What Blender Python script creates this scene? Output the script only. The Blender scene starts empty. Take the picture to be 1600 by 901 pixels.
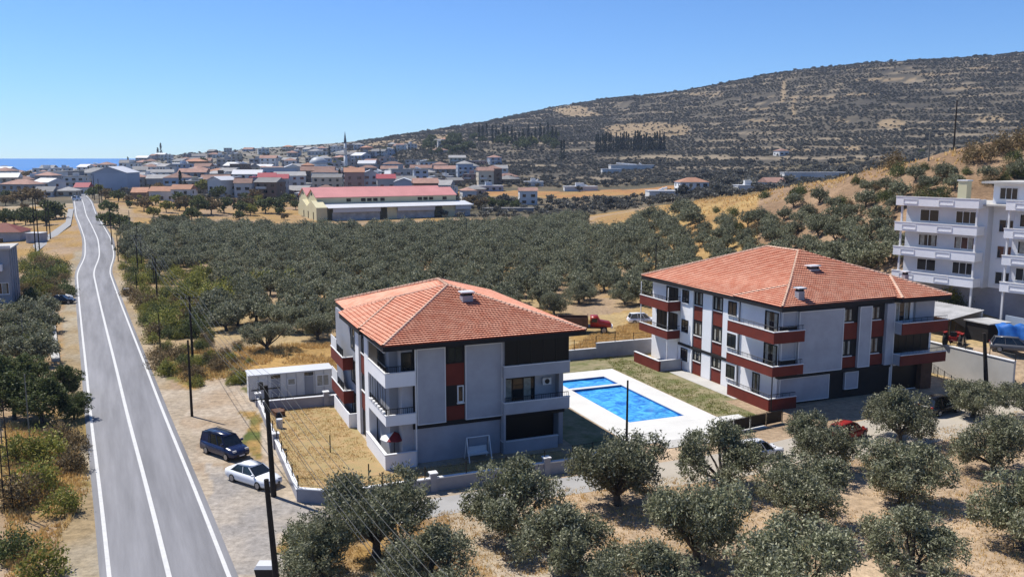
import bpy, math, random
import numpy as np
from mathutils import Vector, Matrix
RND = random.Random(11); rs = random.Random(3)
NR = np.random.default_rng(5)
sc = bpy.context.scene
COL = sc.collection
# ------------------------------------------------------------------ camera
CAMH = 24.0; FPX = 1372.0
TH = math.atan(203.5/FPX)
cd = bpy.data.cameras.new('camera'); cam = bpy.data.objects.new('camera', cd); COL.objects.link(cam)
cd.sensor_width = 36; cd.lens = 36*FPX/1600; cd.clip_start = 1; cd.clip_end = 120000
cam.location = (0, 0, CAMH); cam.rotation_euler = (math.pi/2-TH, 0, 0)
sc.camera = cam
# ------------------------------------------------------------------ world, sun, exposure
SUN_TO = Vector((-.83, .56, 1.53)).normalized()
w = bpy.data.worlds.new('World'); sc.world = w; w.use_nodes = True
nt = w.node_tree; bg = nt.nodes['Background']; sky = nt.nodes.new('ShaderNodeTexSky')
sky.sky_type = 'NISHITA'; sky.sun_disc = False
sky.sun_elevation = math.asin(SUN_TO.z); sky.sun_rotation = math.atan2(SUN_TO.x, SUN_TO.y)
sky.altitude = 0; sky.air_density = .85; sky.dust_density = 0.; sky.ozone_density = 6
tint = nt.nodes.new('ShaderNodeMix'); tint.data_type = 'RGBA'; tint.blend_type = 'MULTIPLY'; tint.inputs[0].default_value = 1; tint.inputs[7].default_value = (.70, .92, 1.18, 1)
nt.links.new(sky.outputs[0], tint.inputs[6]); nt.links.new(tint.outputs[2], bg.inputs[0]); bg.inputs[1].default_value = .09
sd = bpy.data.lights.new('sun', 'SUN'); sun = bpy.data.objects.new('sun', sd); COL.objects.link(sun)
sd.energy = 5.0; sd.angle = math.radians(.53); sd.color = (1, .95, .87)
sun.rotation_euler = (-SUN_TO).to_track_quat('-Z', 'Y').to_euler(); sun.location = (0, 0, 200)
vs = sc.view_settings; vs.view_transform = 'Standard'; vs.look = 'None'; vs.exposure = .45; vs.gamma = 1
# ------------------------------------------------------------------ frames and helpers
RU = math.radians(22.0)
UX, UY = math.cos(RU), math.sin(RU)
def xy(u, v): return (u*UX-v*UY, u*UY+v*UX)          # street frame (u along the street, v away from it) to world
def uv(x, y): return (x*UX+y*UY, -x*UY+y*UX)
def ray(px, py):
    a = (px-800)/FPX; b = -(py-450.5)/FPX
    return (a, math.cos(TH)+b*math.sin(TH), -math.sin(TH)+b*math.cos(TH))
def gp(px, py, z=0.):                                 # where a sight line meets height z
    r = ray(px, py); t = (z-CAMH)/r[2]
    return (r[0]*t, r[1]*t)
_TS = 30.*1.0035**np.arange(1400)
def gz(px, py):                                       # where a sight line meets the terrain
    r = ray(px, py); X, Y, Z = r[0]*_TS, r[1]*_TS, CAMH+r[2]*_TS
    k = np.nonzero(Z <= hz(X, Y))[0]; i = k[0] if len(k) else len(_TS)-1
    return (float(X[i]), float(Y[i]))
def proj(x, y, z):
    d = z-CAMH; yc = y*math.cos(TH)-d*math.sin(TH); zc = y*math.sin(TH)+d*math.cos(TH)
    return 800+FPX*x/yc, 450.5-FPX*zc/yc
def tpx(x, y): return 800+1387.*x/max(y, 1)

def tag(o, label=None, cat=None, group=None, kind=None):
    if label: o['label'] = label
    if cat: o['category'] = cat
    if group: o['group'] = group
    if kind: o['kind'] = kind
    return o
def empty(name, loc, rz=0, label=None, cat=None, group=None):
    o = bpy.data.objects.new(name, None); COL.objects.link(o); o.empty_display_size = .3
    o.location = loc if len(loc) == 3 else (loc[0], loc[1], 0); o.rotation_euler = (0, 0, rz)
    return tag(o, label, cat, group)
def link(name, me, parent=None, loc=None, rz=None):
    o = bpy.data.objects.new(name, me); COL.objects.link(o)
    if parent: o.parent = parent
    if loc is not None: o.location = loc
    if rz is not None: o.rotation_euler = (0, 0, rz)
    return o
KIDS = {}
def copy_tree(o, parent=None, allobs=None):
    c = o.copy(); COL.objects.link(c)
    if parent: c.parent = parent
    for ch in list(o.children): copy_tree(ch, c)
    return c

class MB:
    def __init__(s, ox=0, oy=0, oz=0): s.v = []; s.f = []; s.o = (ox, oy, oz)
    def add(s, vs, fs):
        n = len(s.v); ox, oy, oz = s.o
        s.v += [(a-ox, b-oy, c-oz) for a, b, c in vs]; s.f += [tuple(i+n for i in f) for f in fs]; return s
    def box(s, a0, a1, b0, b1, c0, c1):
        return s.add([(a0,b0,c0),(a1,b0,c0),(a1,b1,c0),(a0,b1,c0),(a0,b0,c1),(a1,b0,c1),(a1,b1,c1),(a0,b1,c1)],
              [(0,3,2,1),(4,5,6,7),(0,1,5,4),(1,2,6,5),(2,3,7,6),(3,0,4,7)])
    def tube(s, p, q, r, r2=None, n=6, cap=True):
        p = Vector(p); q = Vector(q); d = (q-p).normalized(); r2 = r if r2 is None else r2
        a = d.cross(Vector((0,0,1))) if abs(d.z) < .95 else d.cross(Vector((1,0,0)))
        a.normalize(); b = d.cross(a); vs = []
        for c, rr in ((p, r), (q, r2)):
            for i in range(n):
                t = 2*math.pi*i/n; vs.append(tuple(c+a*(rr*math.cos(t))+b*(rr*math.sin(t))))
        fs = [(i, (i+1) % n, n+(i+1) % n, n+i) for i in range(n)]
        if cap: fs += [tuple(range(n))[::-1], tuple(range(n, 2*n))]
        return s.add(vs, fs)
    def poly(s, pts): return s.add(pts, [tuple(range(len(pts)))])
    def prism(s, pts, z0, z1):        # outline (counter-clockwise) between two heights
        n = len(pts); vs = [(x, y, z0) for x, y in pts]+[(x, y, z1) for x, y in pts]
        return s.add(vs, [tuple(range(n))[::-1], tuple(range(n, 2*n))]+[(i, (i+1) % n, n+(i+1) % n, n+i) for i in range(n)])
    def loft(s, rings, cap=True):
        n = len(rings[0]); vs = [p for r in rings for p in r]; fs = []
        for k in range(len(rings)-1):
            for i in range(n):
                j = (i+1) % n; fs.append((k*n+i, k*n+j, (k+1)*n+j, (k+1)*n+i))
        if cap: fs += [tuple(range(n))[::-1], tuple(range((len(rings)-1)*n, len(rings)*n))]
        return s.add(vs, fs)
    def mesh(s, name, mat, smooth=False):
        me = bpy.data.meshes.new(name); me.from_pydata(s.v, [], s.f); me.materials.append(mat)
        if smooth: me.polygons.foreach_set('use_smooth', [True]*len(me.polygons))
        me.update(); return me
    def build(s, name, mat, parent=None, smooth=False, bevel=0):
        o = link(name, s.mesh(name, mat, smooth), parent)
        if bevel:
            b = o.modifiers.new('bevel', 'BEVEL'); b.width = bevel; b.segments = 2; b.limit_method = 'ANGLE'
        return o
# ------------------------------------------------------------------ materials
def mat(name, col, rough=.8, noise=.0, scale=1., col2=None, bump=0., bscale=None, metal=0., spec=.3, rand=0., coords='Object', detail=6, stretch=None):
    col = tuple(c*KA for c in col); col2 = col2 and tuple(c*KA for c in col2)
    m = bpy.data.materials.new(name); m.use_nodes = True; n = m.node_tree.nodes; l = m.node_tree.links
    b = n['Principled BSDF']; b.inputs['Base Color'].default_value = (*col, 1); b.inputs['Roughness'].default_value = rough
    b.inputs['Metallic'].default_value = metal; b.inputs['Specular IOR Level'].default_value = spec
    tc = n.new('ShaderNodeTexCoord'); out = None
    if noise or col2:
        t = n.new('ShaderNodeTexNoise'); t.inputs['Scale'].default_value = scale; t.inputs['Detail'].default_value = detail
        t.inputs['Roughness'].default_value = .65
        vec = tc.outputs[coords]
        if stretch:
            mp = n.new('ShaderNodeMapping'); mp.inputs['Scale'].default_value = stretch; mp.vector_type = 'TEXTURE'; mp.inputs['Rotation'].default_value = (0, 0, .437); l.new(vec, mp.inputs['Vector']); vec = mp.outputs[0]
        l.new(vec, t.inputs['Vector'])
        r = n.new('ShaderNodeMapRange'); r.inputs[1].default_value = .36; r.inputs[2].default_value = .64; l.new(t.outputs[0], r.inputs[0])
        mx = n.new('ShaderNodeMix'); mx.data_type = 'RGBA'; l.new(r.outputs[0], mx.inputs[0])
        c2 = col2 or tuple(c*(1-noise) for c in col)
        mx.inputs[6].default_value = (*col, 1); mx.inputs[7].default_value = (*c2, 1); out = mx.outputs[2]
    if rand:
        oi = n.new('ShaderNodeObjectInfo'); hv = n.new('ShaderNodeHueSaturation')
        r2 = n.new('ShaderNodeMapRange'); r2.inputs[3].default_value = 1-rand; r2.inputs[4].default_value = 1+rand; l.new(oi.outputs['Random'], r2.inputs[0])
        l.new(r2.outputs[0], hv.inputs['Value'])
        if out: l.new(out, hv.inputs['Color'])
        else: hv.inputs['Color'].default_value = (*col, 1)
        out = hv.outputs[0]
    if out: l.new(out, b.inputs['Base Color'])
    if bump:
        t = n.new('ShaderNodeTexNoise'); t.inputs['Scale'].default_value = bscale or scale*4; t.inputs['Detail'].default_value = 5
        l.new(tc.outputs[coords], t.inputs['Vector'])
        bp = n.new('ShaderNodeBump'); bp.inputs['Strength'].default_value = bump; bp.inputs['Distance'].default_value = .05
        l.new(t.outputs[0], bp.inputs['Height']); l.new(bp.outputs[0], b.inputs['Normal'])
    return m
M = {}
KA = .66      # one scale for every painted or mineral albedo, so the exposure can favour the sun
M['wall'] = mat('shaded_white_render', (.57,.585,.64), .85, .17, .5, bump=.15, bscale=9)  # house white with shade put into its colour, for the shaded fronts
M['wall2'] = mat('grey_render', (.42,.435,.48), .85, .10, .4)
M['white'] = mat('sunlit_white_render', (1.14,1.15,1.18), .85, .08, .35, bump=.15, bscale=9)  # same house white, brightened in its colour for the sunlit sides
M['trim'] = mat('white_trim', (1.0,1.0,1.0), .7, .08, .8)
M['red'] = mat('red_cladding', (.235,.036,.020), .75, .25, .8)
M['dark'] = mat('charcoal_render', (.022,.020,.021), .75, .3, 1.)
M['black'] = mat('black_metal', (.012,.012,.013), .45)
M['glass'] = mat('window_glass', (.02,.025,.03), .08, spec=.6)
M['tglass'] = mat('smoked_glass', (.010,.010,.011), .35, spec=.2)
M['curtain'] = mat('curtain', (.55,.52,.44), .9, .4, 3)
M['tedge'] = mat('shaded_tile_edge', (.34,.075,.04), .9)  # tile risers coloured dark to deepen the shade lines between courses
M['tile'] = mat('roof_tile', (.98,.50,.34), .85, scale=1.1, col2=(.80,.30,.18), coords='Object', detail=10)
M['cap'] = mat('ridge_tile', (1.0,.66,.48), .85, .35, 3)
M['farred'] = mat('far_roof_tile', (.46,.27,.21), .85, .3, .4, rand=.3)
M['pink'] = mat('pink_sheet', (.86,.36,.34), .7, .15, .15)
M['yellow'] = mat('yellow_render', (.90,.82,.52), .85, .12, .2)
M['whitesheet'] = mat('white_sheet', (.80,.81,.83), .5, .08, .3)
M['tin'] = mat('tin_sheet', (.66,.66,.66), .6, .35, .5)
M['concrete'] = mat('concrete', (.42,.41,.40), .9, .25, .5, bump=.2)
M['lconcrete'] = mat('pale_concrete', (.66,.64,.60), .9, .15, .4)
M['deck'] = mat('pool_deck', (.86,.85,.81), .85, .10, .3)
M['cwall'] = mat('boundary_wall', (.50,.50,.55), .9, .2, .5)
M['wood'] = mat('pole_wood', (.045,.036,.028), .9, .4, 2)
M['cpole'] = mat('pole_concrete', (.33,.32,.27), .9, .3, 2)
M['wire'] = mat('cable', (.10,.10,.09), .6)
M['ceramic'] = mat('insulator', (.55,.53,.50), .4)
M['tyre'] = mat('tyre', (.015,.015,.015), .8)
M['rim'] = mat('alloy', (.5,.5,.52), .35, metal=.7)
M['cblue'] = mat('navy_paint', (.012,.020,.075), .22, spec=.5)
M['cwhite'] = mat('white_paint', (1.15,1.17,1.2), .25, spec=.5)
M['cblack'] = mat('black_paint', (.015,.015,.018), .25, spec=.5)
M['cgrey'] = mat('grey_paint', (.16,.16,.17), .25, spec=.5)
M['cred'] = mat('red_paint', (.45,.03,.02), .35, .2, 1)
M['rust'] = mat('rusty_steel', (.20,.10,.06), .85, .4, 1.5)
M['lamp'] = mat('lamp_lens', (.7,.7,.7), .15)
M['rlamp'] = mat('rear_lens', (.4,.02,.02), .2)
M['tarp'] = mat('blue_tarp', (.03,.22,.75), .6, .4, 1.5)
M['umb'] = mat('umbrella_cloth', (.30,.02,.03), .8, .2, 2)
M['cont'] = mat('cabin_panel', (.85,.85,.84), .7, .12, .8)
M['bark'] = mat('bark', (.17,.145,.12), .95, .5, 5, bump=.5)
M['blueroof'] = mat('blue_grey_wall', (.42,.50,.62), .85, .12, .2)
M['stone'] = mat('pebbles', (.48,.43,.35), .9, .4, 2)
M['plastic'] = mat('bin_plastic', (.02,.02,.02), .6)

def leafmat(name, a, b, c, rand=.18, trans=.12):
    # a body colour, b pale underside, c dark; broken up by noise and by tree
    m = bpy.data.materials.new(name); m.use_nodes = True; n = m.node_tree.nodes; l = m.node_tree.links
    p = n['Principled BSDF']; p.inputs['Roughness'].default_value = .6; p.inputs['Specular IOR Level'].default_value = .25
    g = n.new('ShaderNodeNewGeometry'); tc = n.new('ShaderNodeTexCoord')
    t = n.new('ShaderNodeTexNoise'); t.inputs['Scale'].default_value = 1.6; t.inputs['Detail'].default_value = 4
    l.new(tc.outputs['Object'], t.inputs['Vector'])
    cr = n.new('ShaderNodeValToRGB'); l.new(t.outputs[0], cr.inputs[0])
    e = cr.color_ramp.elements; e[0].position = .38; e[0].color = (*c, 1); e[1].position = .62; e[1].color = (*a, 1)
    mx = n.new('ShaderNodeMix'); mx.data_type = 'RGBA'
    wn = n.new('ShaderNodeMapRange'); wn.inputs[1].default_value = .55; wn.inputs[2].default_value = 1.; wn.inputs[4].default_value = .9
    l.new(g.outputs['Random Per Island'], wn.inputs[0]); l.new(wn.outputs[0], mx.inputs[0])
    l.new(cr.outputs[0], mx.inputs[6]); mx.inputs[7].default_value = (*b, 1)
    oi = n.new('ShaderNodeObjectInfo'); hv = n.new('ShaderNodeHueSaturation')
    r2 = n.new('ShaderNodeMapRange'); r2.inputs[3].default_value = 1-rand; r2.inputs[4].default_value = 1+rand; l.new(oi.outputs['Random'], r2.inputs[0])
    l.new(r2.outputs[0], hv.inputs['Value']); l.new(mx.outputs[2], hv.inputs['Color'])
    l.new(hv.outputs[0], p.inputs['Base Color'])
    tr = n.new('ShaderNodeBsdfTranslucent'); l.new(hv.outputs[0], tr.inputs[0]); ms = n.new('ShaderNodeMixShader'); ms.inputs[0].default_value = .28
    l.new(p.outputs[0], ms.inputs[1]); l.new(tr.outputs[0], ms.inputs[2]); l.new(ms.outputs[0], n['Material Output'].inputs['Surface'])
    return m
M['olive'] = leafmat('olive_leaves', (.185,.195,.105), (.46,.45,.31), (.068,.074,.042))
M['broad'] = leafmat('broad_leaves', (.095,.125,.035), (.24,.25,.10), (.035,.05,.018))
M['lime'] = leafmat('yellow_green_leaves', (.25,.26,.045), (.46,.40,.11), (.10,.12,.03))
M['brownleaf'] = leafmat('brown_leaves', (.21,.15,.07), (.38,.28,.15), (.09,.07,.035))
M['dryleaf'] = leafmat('dry_stems', (.72,.50,.19), (.90,.70,.36), (.48,.30,.11))
M['cypress'] = leafmat('cypress_leaves', (.028,.042,.026), (.06,.075,.045), (.012,.020,.012))
M['scrub'] = leafmat('scrub_leaves', (.125,.122,.10), (.22,.21,.18), (.075,.076,.064), rand=.35)

# ------------------------------------------------------------------ terrain heights
T = {
 -900:[(350,0),(460,4),(800,4),(1200,-8),(1500,-20),(3500,-25)],
 0:[(200,0),(231,2),(340,4.5),(460,7),(640,8),(1000,1),(1300,-18),(3500,-25)],
 125:[(185,0),(231,3),(338,6.2),(355,7),(460,6),(640,8.5),(1000,3),(1300,-18),(3500,-25)],
 210:[(185,0),(231,2.2),(350,5),(460,6),(700,12),(1000,19),(1400,23.5),(1700,5),(2000,-20),(3500,-25)],
 300:[(200,0),(300,1),(352,4),(460,6),(700,14),(1000,24),(1500,34),(2000,20),(3500,-25)],
 400:[(300,0),(340,.8),(460,6),(700,17),(1000,28),(1500,40),(2000,46),(3500,10)],
 540:[(345,0),(460,4),(600,10),(800,22),(1000,32),(1500,45),(2000,56),(3500,40)],
 650:[(345,0),(460,3),(600,9),(800,22),(1000,38),(1300,58),(2000,81),(3500,50)],
 720:[(345,0),(460,3),(600,8),(800,22),(1000,42),(1300,68),(1900,88),(3500,60)],
 800:[(350,0),(460,2.5),(600,8),(800,22),(1000,45),(1300,78),(1700,103),(3500,70)],
 900:[(350,0),(460,2.5),(600,8),(800,22),(1000,48),(1200,74),(1500,118),(3500,90)],
 960:[(230,0),(300,4.5),(380,2),(460,2.5),(600,8),(800,23),(1000,50),(1200,80),(1400,122),(3500,95)],
 1100:[(120,0),(160,2),(200,6),(260,13),(330,7.5),(420,8),(520,8.5),(600,11),(800,28),(1000,60),(1300,128),(3500,100)],
 1200:[(120,0),(160,5),(190,11),(220,17),(290,9.5),(420,10),(520,10),(600,13),(800,35),(1000,75),(1250,146),(3500,110)],
 1350:[(114,0),(130,6),(150,13),(190,22.5),(260,15),(430,15.5),(520,16),(600,20),(800,48),(1000,94),(1200,153),(3500,120)],
 1450:[(100,0),(106,5.5),(114,7),(125,12),(148,19),(172,25.2),(250,16),(430,16),(520,17),(600,25),(800,55),(1000,104),(1200,157),(3500,120)],
 1600:[(84,0),(92,3.4),(99,3.6),(105,5.8),(114,7),(125,14),(148,22),(172,29),(250,18),(460,15),(600,30),(800,62),(1000,112),(1200,166),(3500,120)],
 2400:[(84,0),(92,3.4),(99,3.6),(105,5.8),(114,8),(125,16),(148,25),(172,34),(250,30),(460,25),(600,40),(800,72),(1000,130),(1200,190),(3500,120)],
}
TC = np.array(sorted(T)); TG = np.arange(-900, 2401, 20.); LD = np.linspace(math.log(60), math.log(4000), 420)
prof = np.array([np.interp(np.exp(LD), [p[0] for p in T[c]], [p[1] for p in T[c]]) for c in TC])
HG = np.array([[np.interp(t, TC, prof[:, j]) for j in range(len(LD))] for t in TG])
def blur(A, s, ax):
    k = np.arange(-3*s, 3*s+1); g = np.exp(-.5*(k/s)**2); g /= g.sum()
    P = np.pad(A, [(len(k)//2, len(k)//2) if i == ax else (0, 0) for i in range(2)], mode='edge')
    return np.apply_along_axis(lambda r: np.convolve(r, g, 'valid'), ax, P)
HG = blur(blur(HG, 2, 0), 2, 1)
_tab = NR.random((256, 256))
def vnoise(x, y, s):
    x = np.asarray(x, float)/s; y = np.asarray(y, float)/s; i = np.floor(x).astype(int); j = np.floor(y).astype(int)
    fx = x-i; fy = y-j; fx = fx*fx*(3-2*fx); fy = fy*fy*(3-2*fy); i %= 256; j %= 256; i1 = (i+1) % 256; j1 = (j+1) % 256
    return (_tab[i, j]*(1-fx)+_tab[i1, j]*fx)*(1-fy)+(_tab[i, j1]*(1-fx)+_tab[i1, j1]*fx)*fy
def fnoise(x, y, s): return (vnoise(x, y, s)+.5*vnoise(x+91, y+7, s/2)+.25*vnoise(x+33, y+51, s/4)+.125*vnoise(x+5, y+81, s/8))/1.875
UWALL = 80.5
def hz(x, y):
    x = np.asarray(x, float); y = np.asarray(y, float); yy = np.maximum(y, 30)
    t = np.clip(800+1387*x/yy, -900, 2399.9); d = np.clip(yy, 60, 3990)
    a = (t+900)/20; i = np.minimum(a.astype(int), len(TG)-2); fa = a-i
    b = (np.log(d)-LD[0])/(LD[1]-LD[0]); j = np.clip(b.astype(int), 0, len(LD)-2); fb = np.clip(b-j, 0, 1)
    z = (HG[i, j]*(1-fa)+HG[i+1, j]*fa)*(1-fb)+(HG[i, j+1]*(1-fa)+HG[i+1, j+1]*fa)*fb
    amp = np.clip((d-420)/900, 0, 1)*7
    z = z+(fnoise(x, y, 150)-.5)*amp*np.clip((t-150)/200, 0, 1)
    u = x*UX+y*UY; v = -x*UY+y*UX
    inside = (u > UWALL+1.1) & (v > 58) & (v < 110)
    z = np.where(inside, np.maximum(z, 3.4*np.clip((v-60)/6, 0, 1)), z)
    z = np.where((u <= UWALL+1.1) & (u > 40) & (v > 50) & (v < 92), 0, z)
    return z
# ------------------------------------------------------------------ ground
ROADPX = [(901,177.5,265,351),(775,161,235,305),(650,143,199,255.5),(575,134,178,229),(520,127.5,163,207.5),(470,122.5,150.5,188),(425,119,146,172)]
road = []   # (centre x, centre y, normal) from near to far
for y, a, m, b in ROADPX:
    A = gp(a, y); B = gp(b, y); road.append(((A[0]+B[0])/2, (A[1]+B[1])/2))
for t, d in ((145.5,205),(144.5,231),(137,262),(128.5,300),(126,338),(125,354),(123,380),(118,430),(112,500)):
    road.append(((t-800)/1387*d, d))
p0, p1 = road[0], road[1]; ex = (p0[0]-p1[0])/(p0[1]-p1[1])
road = [(p0[0]-ex*(p0[1]-y), y) for y in (-60, 0, 25)]+road
ry = np.array([p[1] for p in road]); rx = np.array([p[0] for p in road])
RY = np.arange(-60, 500, 3.); RX = np.interp(RY, ry, rx)
ks = np.array([1, 2, 3, 3, 3, 2, 1.]); ks /= ks.sum(); RX = np.convolve(np.pad(RX, 3, mode='edge'), ks, 'valid')
RX[:3] = RX[3]+(RX[3]-RX[4])*np.array([3, 2, 1])
def roadx(y): return np.interp(y, RY, RX)
RHW = 3.75

def inpoly(x, y, P):
    c = np.zeros(np.shape(x), bool); n = len(P)
    for i in range(n):
        x1, y1 = P[i]; x2, y2 = P[(i+1) % n]
        if y1 == y2: continue
        k = ((y1 > y) != (y2 > y)) & (x < (x2-x1)*(y-y1)/(y2-y1)+x1); c ^= k
    return c
def near_edge_blend(base, x, y, P, col, jit=2.):
    xx = x+(fnoise(x, y, 6)-.5)*jit*2; yy = y+(fnoise(x+50, y, 6)-.5)*jit*2
    k = inpoly(xx, yy, P); base[k] = col(x[k], y[k]) if callable(col) else col
def mixn(a, b, s, lo=.35, hi=.65):
    def f(x, y):
        n = np.clip((fnoise(x, y, s)-lo)/(hi-lo), 0, 1)[:, None]; return np.array(a)*(1-n)+np.array(b)*n
    return f
SAND = (.64,.485,.33); PALE = (.58,.49,.385); GOLD = (.45,.285,.105); STRAW = (.52,.385,.19); GREEN = (.13,.16,.045); SOIL = (.43,.31,.20); DARKS = (.155,.125,.088); ORANGE = (.48,.25,.10)
def G(*pts): return [gp(a, b) for a, b in pts]
def paint(x, y):
    n = len(x); d = np.maximum(y, 1); t = 800+1387*x/d; z = hz(x, y)
    c = mixn(SAND, SOIL, 7, .3, .75)(x, y)
    far = y > 95
    k = far; c[k] = mixn(STRAW, SOIL, 14)(x[k], y[k])
    k = (t < 125) & (y > 50); c[k] = mixn(GOLD, SOIL, 8)(x[k], y[k])
    # orchard floor
    k = (y > 150) & (t > 200); c[k] = mixn(GOLD, SOIL, 10)(x[k], y[k])
    # valley floor and town
    k = y > 350; c[k] = mixn((.24,.19,.12), (.13,.115,.075), 30)(x[k], y[k])
    k = (y > 430) & (t+(fnoise(x, y, 60)-.5)*200 < 700); c[k] = mixn((.34,.30,.25), (.16,.15,.11), 22)(x[k], y[k])
    # hill with terraces
    tj = t+(fnoise(x, y, 60)-.5)*260; k = (y > 620+(fnoise(x, y, 45)-.5)*120) & (tj > 600)
    zz = z[k]+(fnoise(x[k], y[k], 90)-.5)*9; band = np.abs(((zz/8.) % 1)-.5)*2
    base = mixn((.085,.078,.066), (.135,.118,.09), 70)(x[k], y[k])
    ter = np.clip((band-.62)*4, 0, 1)*np.clip((fnoise(x[k]+300, y[k], 60)-.36)*6, 0, 1)
    base = base*(1-ter[:, None])+np.array((.34,.275,.19))*ter[:, None]; c[k] = base
    tan = np.array((.36,.27,.165))
    for (px, py, rx_, ry_) in ((1010,205,66,12),(890,174,26,7),(905,180,30,4),(1390,195,24,7),(1220,145,3,16),(1236,170,3,12),(1185,190,24,1.6),(1310,190,16,2),(1340,150,30,1.6),(1270,155,40,1.4),(620,226,44,6),(1545,188,22,5),(1180,172,26,1.4),(1450,120,34,1.6),(980,130,20,1.4),(1380,127,44,1.4),(1100,150,30,1.4),(1520,110,30,1.5),(1250,235,30,2),(1500,140,30,1.5),(1330,232,18,5),(690,215,20,4)):
        q = 24-(py-247)*y/1387
        k2 = (y > 620) & (((t-px)/rx_)**2+((z-q)/(ry_*y/1387))**2 < .6+fnoise(x, y, 40)*.9); c[k2] = tan*(.8+.4*fnoise(x[k2], y[k2], 30))[:, None]
    # golden near hill
    k = (tj > 955) & (y > 125) & (y < 330) & (z > 1.5)
    c[k] = mixn((.50,.34,.14), (.40,.245,.10), 12)(x[k], y[k])
    k = (t > 1190) & (y > 108) & (y < 240) & (z > 5); k2 = k & (z < 9+.052*(t-1150)+fnoise(x, y, 20)*6)
    c[k2] = mixn((.40,.27,.165), (.30,.195,.115), 7)(x[k2], y[k2])
    # strips of dry grass beyond the grove
    tq = y+(fnoise(x, y, 25)-.5)*40; k = (tq > 472) & (tq < 522) & (t > 690) & (t < 1080); c[k] = mixn(ORANGE, GOLD, 8)(x[k], y[k])
    k = (y > 300) & (y < 350) & (t > 0) & (t < 110); c[k] = mixn((.50,.42,.30), GOLD, 10, .4, .6)(x[k], y[k])
    k = (y > 345) & (y < 420) & (t > 160) & (t < 470); c[k] = mixn(GOLD, (.44,.30,.18), 12)(x[k], y[k])
    # road verges
    rx0 = roadx(y); dr = x-rx0+(fnoise(x, y, 5)-.5)*1.2
    k = (dr > -6.2) & (dr < 0) & (y < 215); c[k] = mixn((.46,.40,.30), (.40,.30,.17), 5)(x[k], y[k])
    k = (dr > 0) & (dr < 5.4) & (y < 200); c[k] = mixn((.50,.41,.29), (.42,.31,.18), 5)(x[k], y[k])
    k = (dr > 3.2) & (dr < 26) & (y < 90) & (y > 40); c[k] = mixn(PALE, (.50,.41,.30), 4)(x[k], y[k])
    near_edge_blend(c, x, y, G((238,560),(330,545),(395,560),(390,615),(320,600),(290,610),(262,590)), mixn(GOLD, GREEN, 3, .3, .6))
    near_edge_blend(c, x, y, G((300,655),(320,590),(385,585),(385,632),(440,740),(330,760),(312,700)), mixn(PALE, (.46,.35,.24), 3))
    near_edge_blend(c, x, y, G((372,640),(395,640),(430,700),(410,720),(395,700)), mixn(GREEN, GOLD, 2))
    near_edge_blend(c, x, y, G((330,720),(400,760),(470,790),(530,800),(530,830),(440,830),(450,901),(360,901),(320,800)), mixn((.40,.37,.34), (.50,.44,.37), 3), 1.)
    near_edge_blend(c, x, y, G((445,850),(520,820),(700,800),(760,901),(440,901)), mixn(GOLD, SOIL, 3))
    near_edge_blend(c, x, y, G((370,545),(530,540),(530,600),(380,590)), mixn(GOLD, (.50,.31,.11), 4))
    near_edge_blend(c, x, y, G((895,500),(1010,480),(1050,520),(1000,545),(895,560)), mixn(GOLD, STRAW, 4))
    near_edge_blend(c, x, y, G((20,660),(135,650),(140,760),(10,760)), mixn(GOLD, (.30,.22,.08), 4))
    return c
angs = np.concatenate([np.arange(-180, -44, 4.), np.arange(-44, -34, 1.), np.arange(-34, 36, .22), np.arange(36, 46, 1.), np.arange(46, 180, 4.)])
rads = np.concatenate([[0.5, 8, 18], 26*np.exp(np.arange(0, 5.02, .0115))])
AA, RR = np.meshgrid(np.radians(angs), rads, indexing='ij')
# along each spoke the radius is measured as depth in front so rows stay level
GX = np.sin(AA)*RR; GY = np.cos(AA)*RR
cosf = np.where(np.abs(AA) < math.radians(46), 1/np.cos(np.clip(AA, -.82, .82)), 1.2); GX *= cosf; GY *= cosf
gx, gy = GX.ravel(), GY.ravel(); gz_ = hz(gx, gy)
na, nr = GX.shape
idx = np.arange(na*nr).reshape(na, nr); i2 = np.roll(idx, -1, 0)
faces = np.stack([idx[:, :-1], i2[:, :-1], i2[:, 1:], idx[:, 1:]], -1).reshape(-1, 4)
def npmesh(name, V, F, mats, smooth=False, cols=None):
    me = bpy.data.meshes.new(name); n = len(V); k = F.shape[1]
    me.vertices.add(n); me.vertices.foreach_set('co', np.asarray(V, np.float32).ravel())
    me.loops.add(F.size); me.loops.foreach_set('vertex_index', F.astype(np.int32).ravel())
    me.polygons.add(len(F)); me.polygons.foreach_set('loop_start', np.arange(0, F.size, k, dtype=np.int32))
    me.polygons.foreach_set('loop_total', np.full(len(F), k, np.int32))
    if smooth: me.polygons.foreach_set('use_smooth', np.ones(len(F), bool))
    if cols is not None:
        a = me.color_attributes.new('ground_colour', 'FLOAT_COLOR', 'POINT'); a.data.foreach_set('color', np.concatenate([cols, np.ones((n, 1))], 1).astype(np.float32).ravel())
    me.materials.append(mats); me.update(calc_edges=True); return me
gm = bpy.data.materials.new('earth'); gm.use_nodes = True; n = gm.node_tree.nodes; l = gm.node_tree.links
b = n['Principled BSDF']; b.inputs['Roughness'].default_value = .95; b.inputs['Specular IOR Level'].default_value = .1
at_ = n.new('ShaderNodeAttribute'); at_.attribute_name = 'ground_colour'; tc = n.new('ShaderNodeTexCoord')
t1 = n.new('ShaderNodeTexNoise'); t1.inputs['Scale'].default_value = 1.7; t1.inputs['Detail'].default_value = 8; t1.inputs['Roughness'].default_value = .75
t2 = n.new('ShaderNodeTexNoise'); t2.inputs['Scale'].default_value = .13; t2.inputs['Detail'].default_value = 6
for t in (t1, t2): l.new(tc.outputs['Object'], t.inputs['Vector'])
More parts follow.
